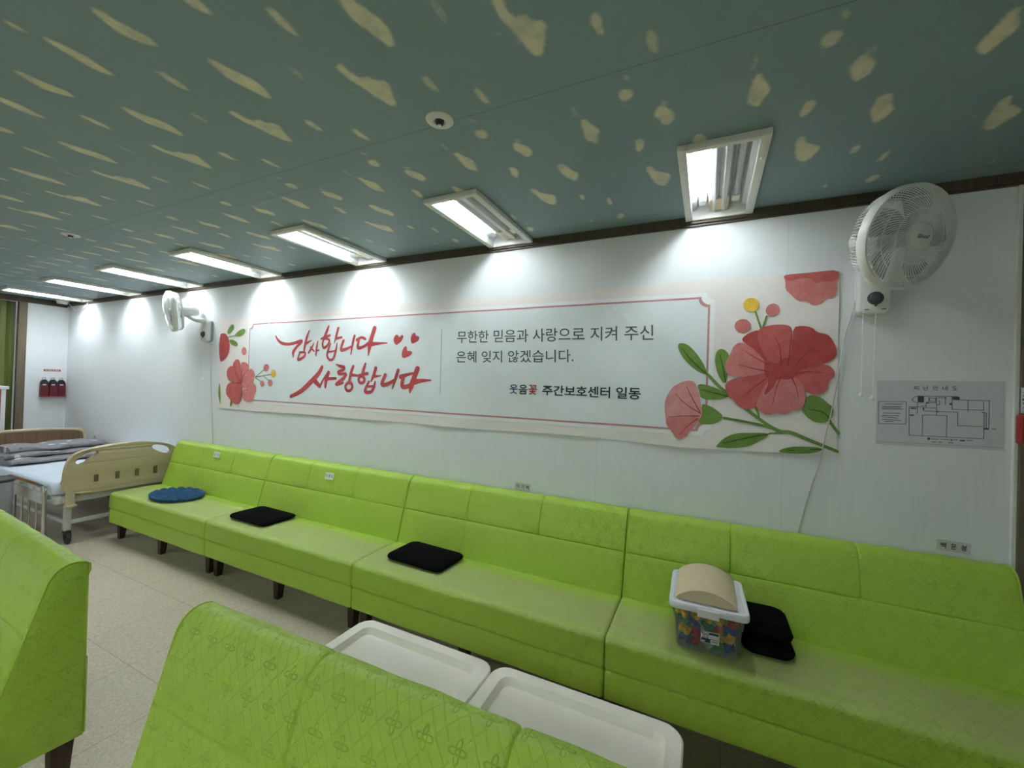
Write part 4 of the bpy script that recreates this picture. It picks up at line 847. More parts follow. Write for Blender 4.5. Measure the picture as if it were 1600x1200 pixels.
class Print:
    """flat inked shapes that follow the cloth"""
    def __init__(s): s.bm = B(); s.mats = []; s.level = 0
    def mi(s, m):
        if m not in s.mats: s.mats.append(m)
        return s.mats.index(m)
    def poly(s, pts, mat, lift, cut=True, soft=0):
        if soft: pts = chaikin(pts, soft)
        t = B(); vs = [t.verts.new((a, 0, b)) for a, b in pts]
        for tri in tessellate_polygon([[Vector((a, b, 0)) for a, b in pts]]):
            try: t.faces.new([vs[i] for i in tri])
            except ValueError: pass
        if cut: grid_cut(t)
        k = s.mi(mat); mp = {}
        for v in t.verts: mp[v] = s.bm.verts.new(Vector((v.co.x, wy(v.co.x, v.co.z, lift), v.co.z)) - BO)
        for f in t.faces:
            q = s.bm.faces.new([mp[v] for v in f.verts]); q.material_index = k
        t.free()
    def stroke(s, pts, mat, lift, k=5, cut=False):
        P = smooth_path([(a, b, w) for a, b, w in pts], k) if len(pts) > 2 else [Vector(p) for p in pts]
        L, R = [], []
        for i, p in enumerate(P):
            q0, q1 = P[max(i - 1, 0)], P[min(i + 1, len(P) - 1)]
            d = Vector((q1.x - q0.x, q1.y - q0.y))
            if d.length < 1e-9: d = Vector((1, 0))
            d.normalize(); h = max(p.z, .002) / 2
            L.append((p.x - d.y * h, p.y + d.x * h)); R.append((p.x + d.y * h, p.y - d.x * h))
        m = s.mi(mat)
        def vv(q): return s.bm.verts.new(Vector((q[0], wy(q[0], q[1], lift), q[1])) - BO)
        l = [vv(q) for q in L]; r = [vv(q) for q in R]
        for i in range(len(P) - 1):
            f = s.bm.faces.new((l[i], r[i], r[i + 1], l[i + 1])); f.material_index = m
        for end, j, sg in ((P[0], 0, -1), (P[-1], -1, 1)):     # round brush ends
            h = max(end.z, .002) / 2; nb = P[1] if j == 0 else P[-2]
            d = Vector((end.x - nb.x, end.y - nb.y)); d = d.normalized() if d.length > 1e-9 else Vector((1, 0))
            a0 = math.atan2(d.y, d.x)
            fan = [vv((end.x + h * math.cos(a0 + q), end.y + h * math.sin(a0 + q))) for q in np.linspace(-PI / 2, PI / 2, 6)]
            f = s.bm.faces.new(fan); f.material_index = m
    def text(s, body, corners, mat, lift, offset=0.0):
        (tlx, tlz), (blx, blz), (trx, trz), (brx, brz) = corners
        k = s.mi(mat)
        def fn(a, b):
            x = (blx * (1 - a) + brx * a) * (1 - b) + (tlx * (1 - a) + trx * a) * b
            z = (blz * (1 - a) + brz * a) * (1 - b) + (tlz * (1 - a) + trz * a) * b
            return Vector((x, wy(x, z, lift), z)) - BO
        put_text(s.bm, body, fn, offset, k)
    def done(s, name, label=None):
        o = obj(name, s.bm, s.mats, ban)
        if label: o['label'] = label
        return o

# the cloth itself, a thin sheet with a hem
nxg = int((TRx - TLx) / GRID) + 1
bm = B(); rows = []
xs_ = [TLx] + [i * GRID for i in range(math.ceil(TLx / GRID + .2), math.floor(TRx / GRID - .2) + 1)] + [TRx]
for j in range(24):
    b = j / 23; row = []
    for x in xs_:
        a = (x - TLx) / (TRx - TLx)
        z0 = BLz + (BRz - BLz) * a - .010 * math.sin(a * 9.4) ** 2 - .006 * math.sin(a * 23); z1 = TLz + (TRz - TLz) * a + .005 * math.sin(a * 16) - .012 * math.sin(PI * min(a * 6.5, 1))
        xx = x + (BLx - TLx) * (1 - b) * (1 - a) + (BRx - TRx) * (1 - b) * a
        z = z0 + (z1 - z0) * b
        row.append(bm.verts.new(Vector((xx, wy(xx, z, 0), z)) - BO))
    rows.append(row)
for r0, r1 in zip(rows, rows[1:]):
    for i in range(len(r0) - 1): bm.faces.new((r0[i], r0[i + 1], r1[i + 1], r1[i]))
thicken(bm, (0, .0009, 0))
obj('cloth', bm, MAT['cloth'], ban, 60)
# white band, panel and the pink line with notched corners
FX0, FX1, FZ0, FZ1, NT = -3.905, -.002, 1.300, 2.012, .045
def notched(ins, nt):
    x0, x1, z0, z1 = FX0 + ins, FX1 - ins, FZ0 + ins, FZ1 - ins
    out = []
    for (cx, cz, sx, sz, a0) in ((x1, z1, -1, -1, 0), (x0, z1, 1, -1, 1), (x0, z0, 1, 1, 2), (x1, z0, -1, 1, 3)):
        arc = [(cx + sx * 0 + nt * sx * math.cos(q), cz + nt * sz * math.sin(q)) for q in np.linspace(0, PI / 2, 7)]
        if a0 in (0, 2): arc = arc[::-1]
        out += arc
    return out
def ordered(P):
    return P
p = Print()
p.poly(notched(-.026, .040), MAT['band'], .0013)
p.poly(notched(0, NT), MAT['panel'], .0018)
p.done('panel_print', 'white panel inside the cream border')
p = Print()
O, I = notched(-.004, NT - .001), notched(.006, NT + .001)
k = p.mi(MAT['pinkline'])
def dense(P):
    out = []
    for i in range(len(P)):
        a, b = P[i], P[(i + 1) % len(P)]; n = max(1, int(math.hypot(b[0] - a[0], b[1] - a[1]) / .03))
        out += [(a[0] + (b[0] - a[0]) * q / n, a[1] + (b[1] - a[1]) * q / n) for q in range(n)]
    return out
def dense_pair(O, I):
    A, Bb = [], []
    for i in range(len(O)):
        j = (i + 1) % len(O); n = max(1, int(math.hypot(O[j][0] - O[i][0], O[j][1] - O[i][1]) / .03))
        for q in range(n):
            A.append((O[i][0] + (O[j][0] - O[i][0]) * q / n, O[i][1] + (O[j][1] - O[i][1]) * q / n)); Bb.append((I[i][0] + (I[j][0] - I[i][0]) * q / n, I[i][1] + (I[j][1] - I[i][1]) * q / n))
    return A, Bb
A_, B_ = dense_pair(O, I)
va = [p.bm.verts.new(Vector((x, wy(x, z, .0026), z)) - BO) for x, z in A_]; vb = [p.bm.verts.new(Vector((x, wy(x, z, .0026), z)) - BO) for x, z in B_]
for i in range(len(va)): p.bm.faces.new((va[i], va[(i + 1) % len(va)], vb[(i + 1) % len(va)], vb[i]))
p.done('frame_line', 'thin pink line with notched corners')
# brush lettering
p = Print()
for st in STROKES: p.stroke(st, MAT['headline'], .0030 + .0003 * (p.level % 4)); p.level += 1
p.done('headline_lettering', 'two lines of red brush lettering')
p = Print()
for h in HEARTS: p.poly(h, MAT['headline'], .0030, soft=2)
p.done('hearts', 'three small red hearts')
for line, bx in (('무한한 믿음과 사랑으로 지켜 주신', TB[0]), ('은혜 잊지 않겠습니다.', TB[1])):
    for wd in words_of(line, .004):
        p = Print(); p.text(wd, bx, MAT['ink_grey'], .0030); p.done('printed_word', 'word in thin dark grey lettering')
def sub(x0, x1):
    zt = lambda x: SIG[4][1] + (SIG[5][1] - SIG[4][1]) * (x - SIG[0][0]) / (SIG[3][0] - SIG[0][0])
    zb_ = lambda x: SIG[0][1] + (SIG[3][1] - SIG[0][1]) * (x - SIG[0][0]) / (SIG[3][0] - SIG[0][0])
    return [(x0, zt(x0)), (x0, zb_(x0)), (x1, zt(x1)), (x1, zb_(x1))]
sx0, sx1, sx2, sx3 = SIG[0][0], SIG[1][0] - .014, SIG[2][0] - .006, SIG[3][0]
w3 = (sx1 - sx0) / 3
for i, (ch, m) in enumerate((('웃', 'ink_blue'), ('음', 'ink_green'), ('꽃', 'ink_red'))):
    p = Print(); p.text(ch, sub(sx0 + i * w3 * 1.03, sx0 + i * w3 * 1.03 + w3 * .92), MAT[m], .0030, .016); p.done('printed_syllable', ('blue', 'dark green', 'red')[i] + ' bold syllable')
for wd in words_of('주간보호센터 일동', .018):
    p = Print(); p.text(wd, sub(sx2, sx3), MAT['ink'], .0030); p.done('printed_word', 'word in bold black lettering')
p = Print()
(dx0, dz0), (dx1, dz1) = DASH
for i in range(36):
    a, b = i / 36, (i + .55) / 36
    p.stroke([(dx0 + (dx1 - dx0) * a, dz0 + (dz1 - dz0) * a, .0035), (dx0 + (dx1 - dx0) * b, dz0 + (dz1 - dz0) * b, .0035)], MAT['ink_grey'], .0030)
p.done('dashed_line', 'thin vertical dashed line')
# flowers and leaves
def flower(name, petals, veins=(), soft=2, base=.0034, label=None):
    p = Print()
    for i, (c, P) in enumerate(petals): p.poly(P, MAT[c], base + .0005 * i, soft=soft)
    for v in veins: p.stroke(v, MAT['vein'], base + .0005 * len(petals) + .0003)
    p.done(name, label)
p = Print()
for st in STEMS_R: p.stroke(st, MAT['leaf'], .0031)
for lf in LEAVES_R: p.poly(lf, MAT['leaf'], .0036, soft=2)
for st in MIDRIBS_R: p.stroke(st, MAT['leafvein'], .0041)
p.done('leaf_print', 'green leaves and stems at the right end')
flower('flower_print', FLOWER_BIG, VEINS, 1, .0040, 'large red flower at the right end')
flower('flower_print', FLOWER_TOP, (), 1, .0034, 'half flower cut by the upper right corner')
flower('flower_print', BUD, VEINS_BUD, 1, .0042, 'pink half-open flower low on the right')
for c, e in BERRIES_R:
    p = Print(); p.poly(e, MAT[c], .0036); p.done('berry_print', 'yellow berry' if c == 'yellow' else 'pink berry')
p = Print(); p.stroke(STEMS_L[0], MAT['leaf'], .0031)
for lf in LEAVES_L[:3]: p.poly(lf, MAT['leaf'], .0036, soft=2)
p.done('leaf_print', 'three green leaves beside the half flower')
p = Print()
for st in STEMS_L[1:]: p.stroke(st, MAT['leaf'], .0031)
p.done('stem_print', 'thin green stems of the berries')
for lf in LEAVES_L[3:]:
    p = Print(); p.poly(lf, MAT['leaf'], .0036, soft=2); p.done('leaf_print', 'dark green leaf at the lower left edge')
lc = [sum(q[0] for c, P in FLOWER_LEFT for q in P) / sum(len(P) for c, P in FLOWER_LEFT), sum(q[1] for c, P in FLOWER_LEFT for q in P) / sum(len(P) for c, P in FLOWER_LEFT)]
flower('flower_print', [('red', [(lc[0] + .07 * math.cos(q), lc[1] + .07 * math.sin(q)) for q in np.linspace(0, 2 * PI, 13)[:-1]])] + FLOWER_LEFT, VEINS_L, 2, .0040, 'pink five-petal flower at the left end')
flower('flower_print', FLOWER_HALF, (), 2, .0034, 'red half flower cut by the left edge')
for c, e in BERRIES_L:
    p = Print(); p.poly(e, MAT[c], .0036); p.done('berry_print', 'yellow berry' if c == 'yellow' else 'pink berry')

# ------------------------------------------------------------------ wall fans
def make_fan(label, plate_x, plate_z, head, yaw, pitch, R, cords, cord_pts, logo):
    px, pz = plate_x, plate_z
    base = Vector((px, WALL, pz))
    t = thing('wall_fan', label, 'wall fan', base, 0, 'white wall fans')
    def L(p): return Vector(p) - base
    # wall plate with rounded lower end
    bm = B()
    pl = rrect(-.058, .058, -.105, .105, .030, 6)
    loft(bm, [[(a * s, y, b * s) for a, b in pl] for y, s in ((-.001, 1), (-.045, 1), (-.056, .95), (-.060, .85))])
    obj('wall_plate', bm, MAT['white_plastic'], t, 40)
    bm = B(); pl2 = rrect(-.060, .060, -.107, .107, .030, 6); loft(bm, [[(a, y, b) for a, b in pl2] for y in (-.0005, -.024)])
    obj('plate_back', bm, MAT['grey_plastic'] if not logo else MAT['white_plastic'], t, 40)
    bm = B(); Mk = Matrix.Translation((0, -.060, -.032)) @ Matrix.Rotation(math.radians(90), 4, 'X')
    lathe(bm, [(.0, .018), (.018, .0185), (.023, .015), (.024, .006), (.029, .004), (.030, -.003)], 26, Mk)
    box(bm, -.004, .004, -.072, -.060, -.069, -.058, .001)
    obj('knob', bm, MAT['dark_grey'], t, True)
    for sx in (-.030, .030):
        bm = B(); box(bm, sx - .008, sx + .008, -.0615, -.0585, -.084, -.080, .0008); obj('vent_slot', bm, MAT['dark_grey'], t)
    # head, built in its own axes (+Z blows) and turned
    ax = Vector((math.sin(yaw) * math.cos(pitch), -math.cos(yaw) * math.cos(pitch), -math.sin(pitch)))
    up = Vector((0, 0, 1)); xx = up.cross(ax).normalized(); yy = ax.cross(xx)
    H = Matrix((xx, yy, ax)).transposed().to_4x4(); H.translation = L(head)
    # arm from the plate to the motor
    mot = H @ Vector((0, -.045, -.14))
    bm = B()
    pts = smooth_path([Vector((0, -.035, .075)), Vector((0, -.07, .100)), (Vector((0, -.07, .100)) + mot) / 2 + Vector((0, 0, -.012)), mot], 5)
    tube(bm, pts, [.030 - .010 * i / (len(pts) - 1) for i in range(len(pts))], 14)
    obj('arm', bm, MAT['white_plastic'], t, True)
    bm = B(); lathe(bm, [(0, -.235), (.030, -.233), (.044, -.222), (.050, -.20), (.053, -.13), (.056, -.085), (.060, -.078), (.0, -.078)], 28, H)
    tube(bm, [H @ Vector((0, .048, -.155)), H @ Vector((0, .072, -.155))], .009, 10); 
    obj('motor_housing', bm, MAT['white_plastic'], t, 45)
    # cage
    def wire_set(sign, depth_fn, r0, n, twist, rad):
        bm = B()
        for i in range(n):
            a0 = 2 * PI * i / n; pts = []
            for j in range(11):
                q = j / 10; r = r0 + (R - r0) * q; a = a0 + twist * q ** 1.3
                pts.append(H @ Vector((r * math.cos(a), r * math.sin(a), depth_fn(q))))
            tube(bm, pts, rad, 4, caps=False)
        for q in (.35, .68):
            r = r0 + (R - r0) * q
            tube(bm, [H @ Vector((r * math.cos(2 * PI * k / 48), r * math.sin(2 * PI * k / 48), depth_fn(q) - sign * .002)) for k in range(48)], rad, 4, closed=True)
        return bm
    obj('front_cage', wire_set(1, lambda q: .040 - .030 * q ** 3.2 - .010 * q, .052, 78, .75, .0018), MAT['white_plastic'], t, True)
    obj('rear_cage', wire_set(-1, lambda q: -.092 + .006 * q + .056 * max(0, (q - .86) / .14) ** 1.5, .056, 90, 0.0, .0017), MAT['white_plastic'], t, True)
    bm = B(); lathe(bm, [(R - .004, -.036), (R + .003, -.034), (R + .006, -.026), (R + .006, -.004), (R + .002, .004), (R - .004, .005), (R - .007, .0), (R - .004, -.003), (R, -.012), (R - .001, -.034), (R - .004, -.036)], 72, H, cap=False)
    obj('rim', bm, MAT['white_plastic'], t, True)
    bm = B(); lathe(bm, [(0, .047), (.03, .046), (.046, .043), (.053, .037), (.054, .030), (.0, .030)], 36, H); cap = obj('hub_cap', bm, MAT['white_plastic'], t, 45)
    if logo:
        bm = B(); put_text(bm, 'Shinil', lambda a, b: H @ Vector(((a - .5) * .050, (b - .5) * .014, .0478)), .012, 0, .25)
        obj('logo', bm, MAT['ink'], cap)
    bm = B(); lathe(bm, [(0, .012), (.03, .010), (.036, 0), (.036, -.04), (.0, -.04)], 24, H); obj('blade_hub', bm, MAT['grey_plastic'], t, True)
    for kk in range(5):
        a0 = 2 * PI * kk / 5; bm = B(); g = []
        for i in range(7):
            q = i / 6; r = .034 + (R - .060) * q; row = []
            wid = .55 + .35 * math.sin(PI * min(q * .8 + .1, 1))
            for j in range(6):
                w = (j / 5 - .5) * wid; a = a0 + w + .35 * q
                row.append(bm.verts.new(H @ Vector((r * math.cos(a), r * math.sin(a), -.016 - .026 * (j / 5 - .5) * (1 - .3 * q)))))
            g.append(row)
        for r0_, r1_ in zip(g, g[1:]):
            for j in range(5): bm.faces.new((r0_[j], r0_[j + 1], r1_[j + 1], r1_[j]))
        thicken(bm, H.to_3x3() @ Vector((0, 0, .0015)))
        obj('blade', bm, MAT['blade'], t, True)
    for (a, b) in cords:
        bm = B(); tube(bm, smooth_path([L(a), (L(a) + L(b)) / 2 + Vector((.001, 0, 0)), L(b)], 3), .0016, 6); c = obj('pull_cord', bm, MAT['white_plastic'], t, True)
        bm = B(); lathe(bm, [(0, -.014), (.006, -.013), (.0085, -.007), (.0085, -.002), (.006, .003), (.005, .008), (0, .008)], 16, Matrix.Translation(L(b)))
        obj('cord_bead', bm, MAT['white_plastic'], c, True)
    if cord_pts:
        bm = B(); tube(bm, smooth_path([L(q) for q in cord_pts], 6), .0027, 8); o = obj('power_cord', bm, MAT['cord'], t, True)
        o['label'] = 'thin cable hanging down the wall'
    return t
WC = WALL - .022
make_fan('large white wall fan at the upper right, facing the room', .672, 1.985, (.696, 2.089, 2.131), math.radians(32.7), math.radians(14.8), .192,
         [((.631, 2.365, 1.885), (.632, 2.368, 1.520)), ((.676, 2.365, 1.885), (.673, 2.368, 1.507))],
         [(.628, WALL - .012, 2.06), (.605, WALL - .010, 1.90), (.577, WALL - .012, 1.776), (.542, WC, 1.504), (.508, WC, 1.30), (.492, WALL - .012, 1.18), (.457, WALL - .006, 1.037), (.40, WALL - .005, .75)], True)
make_fan('white wall fan left of the banner, seen from its side', -4.565, 1.962, (-4.78, 2.165, 2.133), math.radians(-19), math.radians(9.2), .192,
         [((-4.548, 2.352, 1.858), (-4.543, 2.354, 1.488))],
         [(-4.52, WALL - .01, 1.86), (-4.535, WALL - .006, 1.75), (-4.50, WALL - .006, 1.433), (-4.456, WALL - .006, 1.051), (-4.42, WALL - .005, .74)], False)

# ------------------------------------------------------------------ evacuation plan, name tags, fire box
def sheet_thing(name, label, cat, c, mat, thick=.0012):
    """thin sheet from four wall points (tl, tr, br, bl) at the back wall"""
    cx = sum(q[0] for q in c) / 4; cz = sum(q[1] for q in c) / 4
    t = thing(name, label, cat, (cx, WALL, cz))
    bm = B(); prism(bm, [(a - cx, b - cz) for a, b in c], -.0004 - thick, -.0004, 'y')
    obj('sheet', bm, mat, t)
    return t, cx, cz
t, mx_, mz_ = sheet_thing('evacuation_plan', 'grey printed evacuation floor plan on the wall below the big fan', 'floor plan poster', MAP_C, MAT['poster'])
def wall_line(bm, P, w, cx, cz, y):
    for (a, b), (c, d) in zip(P, P[1:]):
        v = Vector((c - a, d - b)); 
        if v.length < 1e-6: continue
        v.normalize(); nrm = Vector((-v.y, v.x)) * w / 2; e = v * w / 2
        bm.faces.new([bm.verts.new((x - cx, y, z - cz)) for x, z in ((a - e.x + nrm.x, b - e.y + nrm.y), (a - e.x - nrm.x, b - e.y - nrm.y), (c + e.x - nrm.x, d + e.y - nrm.y), (c + e.x + nrm.x, d + e.y + nrm.y))])
bm = B()
for l in MAP_L: wall_line(bm, l, .0022, mx_, mz_, -.0021)
for q in MAP_B: bm.faces.new([bm.verts.new((x - mx_, -.0023, z - mz_)) for x, z in q])
obj('plan_drawing', bm, MAT['plan_ink'], t)
bm = B()
for ch, ((x0, z1), (x1, z0)) in zip('피난안내도', MAP_T):
    w = .0172; put_text(bm, ch, lambda a, b: Vector((x0 - w / 2 + a * w - mx_, -.0021, z0 + b * (z1 - z0) - mz_)), .012)
obj('title_lettering', bm, MAT['plan_ink'], t)
rr = random.Random(3); bm = B()
for il, l in enumerate(MAP_D):
    if il in (9, 10, 11, 12, 13, 14, 15, 16): obj('small_print', bm, MAT['plan_ink'], t); bm = B()
    (a, b), (c, d) = l; x = a
    while x < c:
        w = rr.uniform(.002, .006); xe = min(x + w, c); q = lambda xx: b + (d - b) * (xx - a) / (c - a)
        wall_line(bm, [(x, q(x)), (xe, q(xe))], .0026, mx_, mz_, -.0021); x = xe + .0022
obj('small_print', bm, MAT['plan_ink'], t)
bm = B(); (ax_, az_), (bx_, bz_) = MAP_C[3], MAP_C[2]
wall_line(bm, [(ax_ + .002, az_ + .012), (bx_ - .002, bz_ + .012)], .0015, mx_, mz_, -.0020); obj('edge_crease', bm, MAT['grey_plastic'], t)

def name_tag(label, loc, w, h, rx, rz, roll, body, mat, ink, tape=False):
    t = thing('name_tag', label, 'name tag', loc, rz, 'name tags')
    Mr = Matrix.Rotation(rx, 4, 'X') @ Matrix.Rotation(roll, 4, 'Y')
    bm = B(); box(bm, -w / 2, w / 2, -.0011, -.0003, -h / 2, h / 2, .0003, 1, 0, Mr); obj('tape' if tape else 'label_paper', bm, mat, t)
    bm = B(); n = len(body)
    for i, ch in enumerate(body):
        cw = w / (n + .6) * .62; xc = -w / 2 + w * (i + .65) / (n + .3)
        put_text(bm, ch, lambda a, b: Mr @ Vector((xc - cw / 2 + a * cw, -.0016, (b - .5) * h * .52)), .02)
    obj('handwriting', bm, ink, t)
bslope = math.atan2(.097, .335)
name_tag('small white name tag on the backrest of the bench with the blue cushion', (-4.115, 2.279, .782), .095, .050, -bslope, 0, .02, '김기호', MAT['paper'], MAT['ink_green'])
name_tag('small white name tag on the backrest behind the left black cushion', (-2.628, 2.2745, .764), .088, .052, -bslope, 0, -.02, '이영숙', MAT['paper'], MAT['ink_green'])
name_tag('taped name tag on the wall just above the middle bench', (-1.055, WALL - .0002, .862), .11, .048, 0, 0, .03, '이기백', MAT['film'], MAT['ink'], True)
name_tag('taped name tag on the wall above the right end of the nearest bench', (.972, WALL - .0002, .876), .108, .046, 0, 0, .02, '백운봉', MAT['film'], MAT['ink'], True)

t = thing('fire_alarm_box', 'red box with white letters on the brown door frame at the right edge', 'alarm box', (1.197, WALL - .022, 1.395))
bm = B(); loft(bm, [[(a * s, y, b * s) for a, b in rrect(-.058, .058, -.062, .062, .010, 4)] for y, s in ((0, .97), (-.030, 1.0), (-.040, .97))]); obj('box_body', bm, MAT['red_plastic'], t, 40)
bm = B(); loft(bm, [[(a * s + .004, y, b * s) for a, b in rrect(-.050, .058, -.055, .066, .014, 4)] for y, s in ((-.038, 1), (-.062, .98), (-.068, .9))]); obj('cover', bm, MAT['red_plastic'], t, 40)
bm = B(); put_text(bm, '화재시', lambda a, b: Vector((-.018 + a * .055, -.0688, -.022 + b * .014)), .01); obj('lettering', bm, MAT['paper'], t)
t = thing('instruction_sticker', 'white sticker with green writing above the red box at the right edge', 'sticker', (1.185, WALL - .022, 1.513))
bm = B(); box(bm, -.032, .075, -.0012, -.0002, -.052, .052); obj('label_paper', bm, MAT['paper'], t)
bm = B()
for i, s in enumerate(('사용방법', '화재경보', '비상벨', '안전핀', '누르면', '경보음')):
    z = .035 - i * .0165; put_text(bm, s, lambda a, b: Vector((-.029 + a * .098, -.0016, z - .006 + b * .013)), .022)
obj('lettering', bm, MAT['green_ink'], t)

# ------------------------------------------------------------------ cushions
SEAT_Z = .4375
def pad_mesh(w, d, h, r=.05, puff=.012, seed=0, seam=True):
    """soft square pad with rounded corners, base at z = 0"""
    bm = B(); nl = 11; rings = []
    rn = random.Random(seed); ph = [rn.uniform(0, 6.28) for _ in range(6)]
    lev = [(0.0, .03), (.12, .006), (.3, -.001), (.5, -.003), (.7, -.001), (.88, .006), (1.0, .03)]
    out = rrect(-w / 2, w / 2, -d / 2, d / 2, r, 7)
    for q, ins in lev:
        sx, sy = (w / 2 - ins) / (w / 2), (d / 2 - ins) / (d / 2)
        rings.append([Vector((a * sx, b * sy, h * q + .002 * math.sin(a * 26 + ph[0]) * q + .002 * math.sin(b * 31 + ph[1]) * q)) for a, b in out])
    for k in (.8, .55, .3, .08):
        rings.append([Vector((a * k * .9, b * k * .9, h + puff * (1 - k * k) * (1 + .25 * math.sin(a * 19 + ph[2]) + .25 * math.sin(b * 23 + ph[3])) + .0015)) for a, b in out])
    loft(bm, rings, True, True)
    return bm
def black_pad(label, x, y, rz, w, d, h, z=SEAT_Z, seed=0, tilt=None):
    t = thing('seat_cushion', label, 'cushion', (x, y, z), rz, 'black cushions on the wall benches')
    if tilt: t.rotation_euler[0], t.rotation_euler[1] = tilt
    obj('pad', pad_mesh(w, d, h, .045, .008, seed), MAT['black_cloth'], t, 50)
    bm = B(); tube(bm, [(a, b, h * .5) for a, b in rrect(-w / 2 - .001, w / 2 + .001, -d / 2 - .001, d / 2 + .001, .046, 7)], .0035, 6, closed=True)
    obj('seam_piping', bm, MAT['black_cloth'], t, True)
    return t
black_pad('flat black cushion at the left end of the second bench, right of the blue one', -3.05, 2.035, math.radians(-1), .425, .275, .030, seed=1)
black_pad('flat black cushion alone on the left end of the third bench', -1.525, 2.050, math.radians(-2), .405, .265, .034, seed=2)
black_pad('lower black cushion of the pair beside the clear toy box', .248, 2.075, math.radians(2), .185, .235, .050, seed=3)
black_pad('upper black cushion of the pair beside the clear toy box', .243, 2.088, math.radians(1), .185, .235, .045, z=SEAT_Z + .0668, seed=4, tilt=(math.radians(2), 0))

t = thing('round_cushion', 'round blue tufted cushion with petal edge on the far bench', 'cushion', (-4.21, 2.018, SEAT_Z))
bm = B(); nr, na = 22, 128
def cush_h(r, a):
    q = r / .235
    if q < .30: b = abs(math.cos(a * 3)) ; base = .036
    elif q < .64: b = abs(math.cos(a * 5 + .3)); base = .041
    else: b = abs(math.cos(a * 8)); base = .043
    ringb = abs(math.sin(PI * (q / .30 if q < .3 else (q - .3) / .34 if q < .64 else (q - .64) / .36)))
    return base * (.45 + .55 * (ringb ** .6) * (b ** .5))
rows = []
for i in range(1, nr + 1):
    q = i / nr; row = []
    for k in range(na):
        a = 2 * PI * k / na
        rr_ = .235 * q * (1 - .045 * (1 - abs(math.cos(a * 8)) ** .5) * q ** 4)
        z = cush_h(.235 * q, a)
        if q > .93: z = .022 + (z - .022) * max(0, (1 - q) / .07) ** .5
        row.append(bm.verts.new((1.14 * rr_ * math.cos(a), .76 * rr_ * math.sin(a), z)))
    rows.append(row)
c0 = bm.verts.new((0, 0, .020))
for k in range(na): bm.faces.new((c0, rows[0][k], rows[0][(k + 1) % na]))
for a_, b_ in zip(rows, rows[1:]):
    for k in range(na): bm.faces.new((a_[k], b_[k], b_[(k + 1) % na], a_[(k + 1) % na]))
und = [bm.verts.new((v.co.x * .96, v.co.y * .96, .002)) for v in rows[-1]]
for k in range(na): bm.faces.new((rows[-1][k], und[k], und[(k + 1) % na], rows[-1][(k + 1) % na]))
bm.faces.new(und)
obj('pad', bm, MAT['blue_cloth'], t, True)
bm = B(); box(bm, -.262, -.228, -.03, .0, .012, .0155, .001, 1, 0, Matrix.Rotation(math.radians(-18), 4, 'Y') @ Matrix.Translation((-.0, 0, -.07)))
obj('care_tag', bm, MAT['paper'], t)

# ------------------------------------------------------------------ clear box of toy blocks with its lid and a beige pillow
BX, BY, BZ = .022, 2.008, SEAT_Z + .0005
BR_ = math.radians(1.5)
t = thing('storage_box', 'clear plastic box with white lid full of toy blocks on the nearest bench', 'storage box', (BX, BY, BZ), BR_)
def box_ring(w, d, z, r=.022): return [(a, b, z) for a, b in rrect(-w / 2, w / 2, -d / 2, d / 2, r, 5)]
bm = B(); loft(bm, [box_ring(.226, .262, .0), box_ring(.236, .272, .012), box_ring(.250, .286, .118), box_ring(.258, .294, .122), box_ring(.268, .306, .168), box_ring(.270, .308, .176)], True, False)
bm.faces.new([bm.verts.new(q) for q in box_ring(.226, .262, .0)])
bmesh.ops.remove_doubles(bm, verts=bm.verts, dist=1e-5)
obj('body', bm, MAT['clear'], t, 35)
bm = B()
loft(bm, [box_ring(.266, .306, .176, .02), box_ring(.292, .334, .172, .026), box_ring(.296, .338, .176, .028), box_ring(.296, .338, .194, .028), box_ring(.290, .332, .199, .026), box_ring(.262, .304, .199, .02), box_ring(.258, .300, .195, .02)], True, True)
obj('lid', bm, MAT['lid'], t, 35)
bm = B(); box(bm, -.04, .04, -.1735, -.168, .160, .192, .002); obj('latch', bm, MAT['lid'], t)
# product label on the front
bm = B()
def lab(x0, x1, z0, z1, lift, m):
    def P(x, z): return (x, -.1345 - (z - .012) / .106 * .0085 - .0012 - lift, z)
    f = bm.faces.new([bm.verts.new(P(*q)) for q in ((x0, z0), (x1, z0), (x1, z1), (x0, z1))]); f.material_index = m
lab(-.024, .044, .046, .094, 0, 0); lab(-.022, .042, .048, .092, .0003, 1); lab(-.022, .042, .066, .083, .0006, 2)
lab(-.018, .006, .086, .090, .0006, 0); lab(.012, .042, .048, .064, .0007, 0)
for i in range(9): lab(.0155 + i * .0026, .0155 + i * .0026 + (.0016 if i % 3 else .0008), .051, .061, .0010, 1)
for i in range(4): lab(-.017 + (i % 2) * .012, -.017 + (i % 2) * .012 + .009, .068 + (i // 2) * .008, .071 + (i // 2) * .008, .0009, 1)
lab(-.020, -.008, .051, .055, .0007, 0)
obj('product_label', bm, [MAT['paper'], MAT['navy'], MAT['poster']], t)

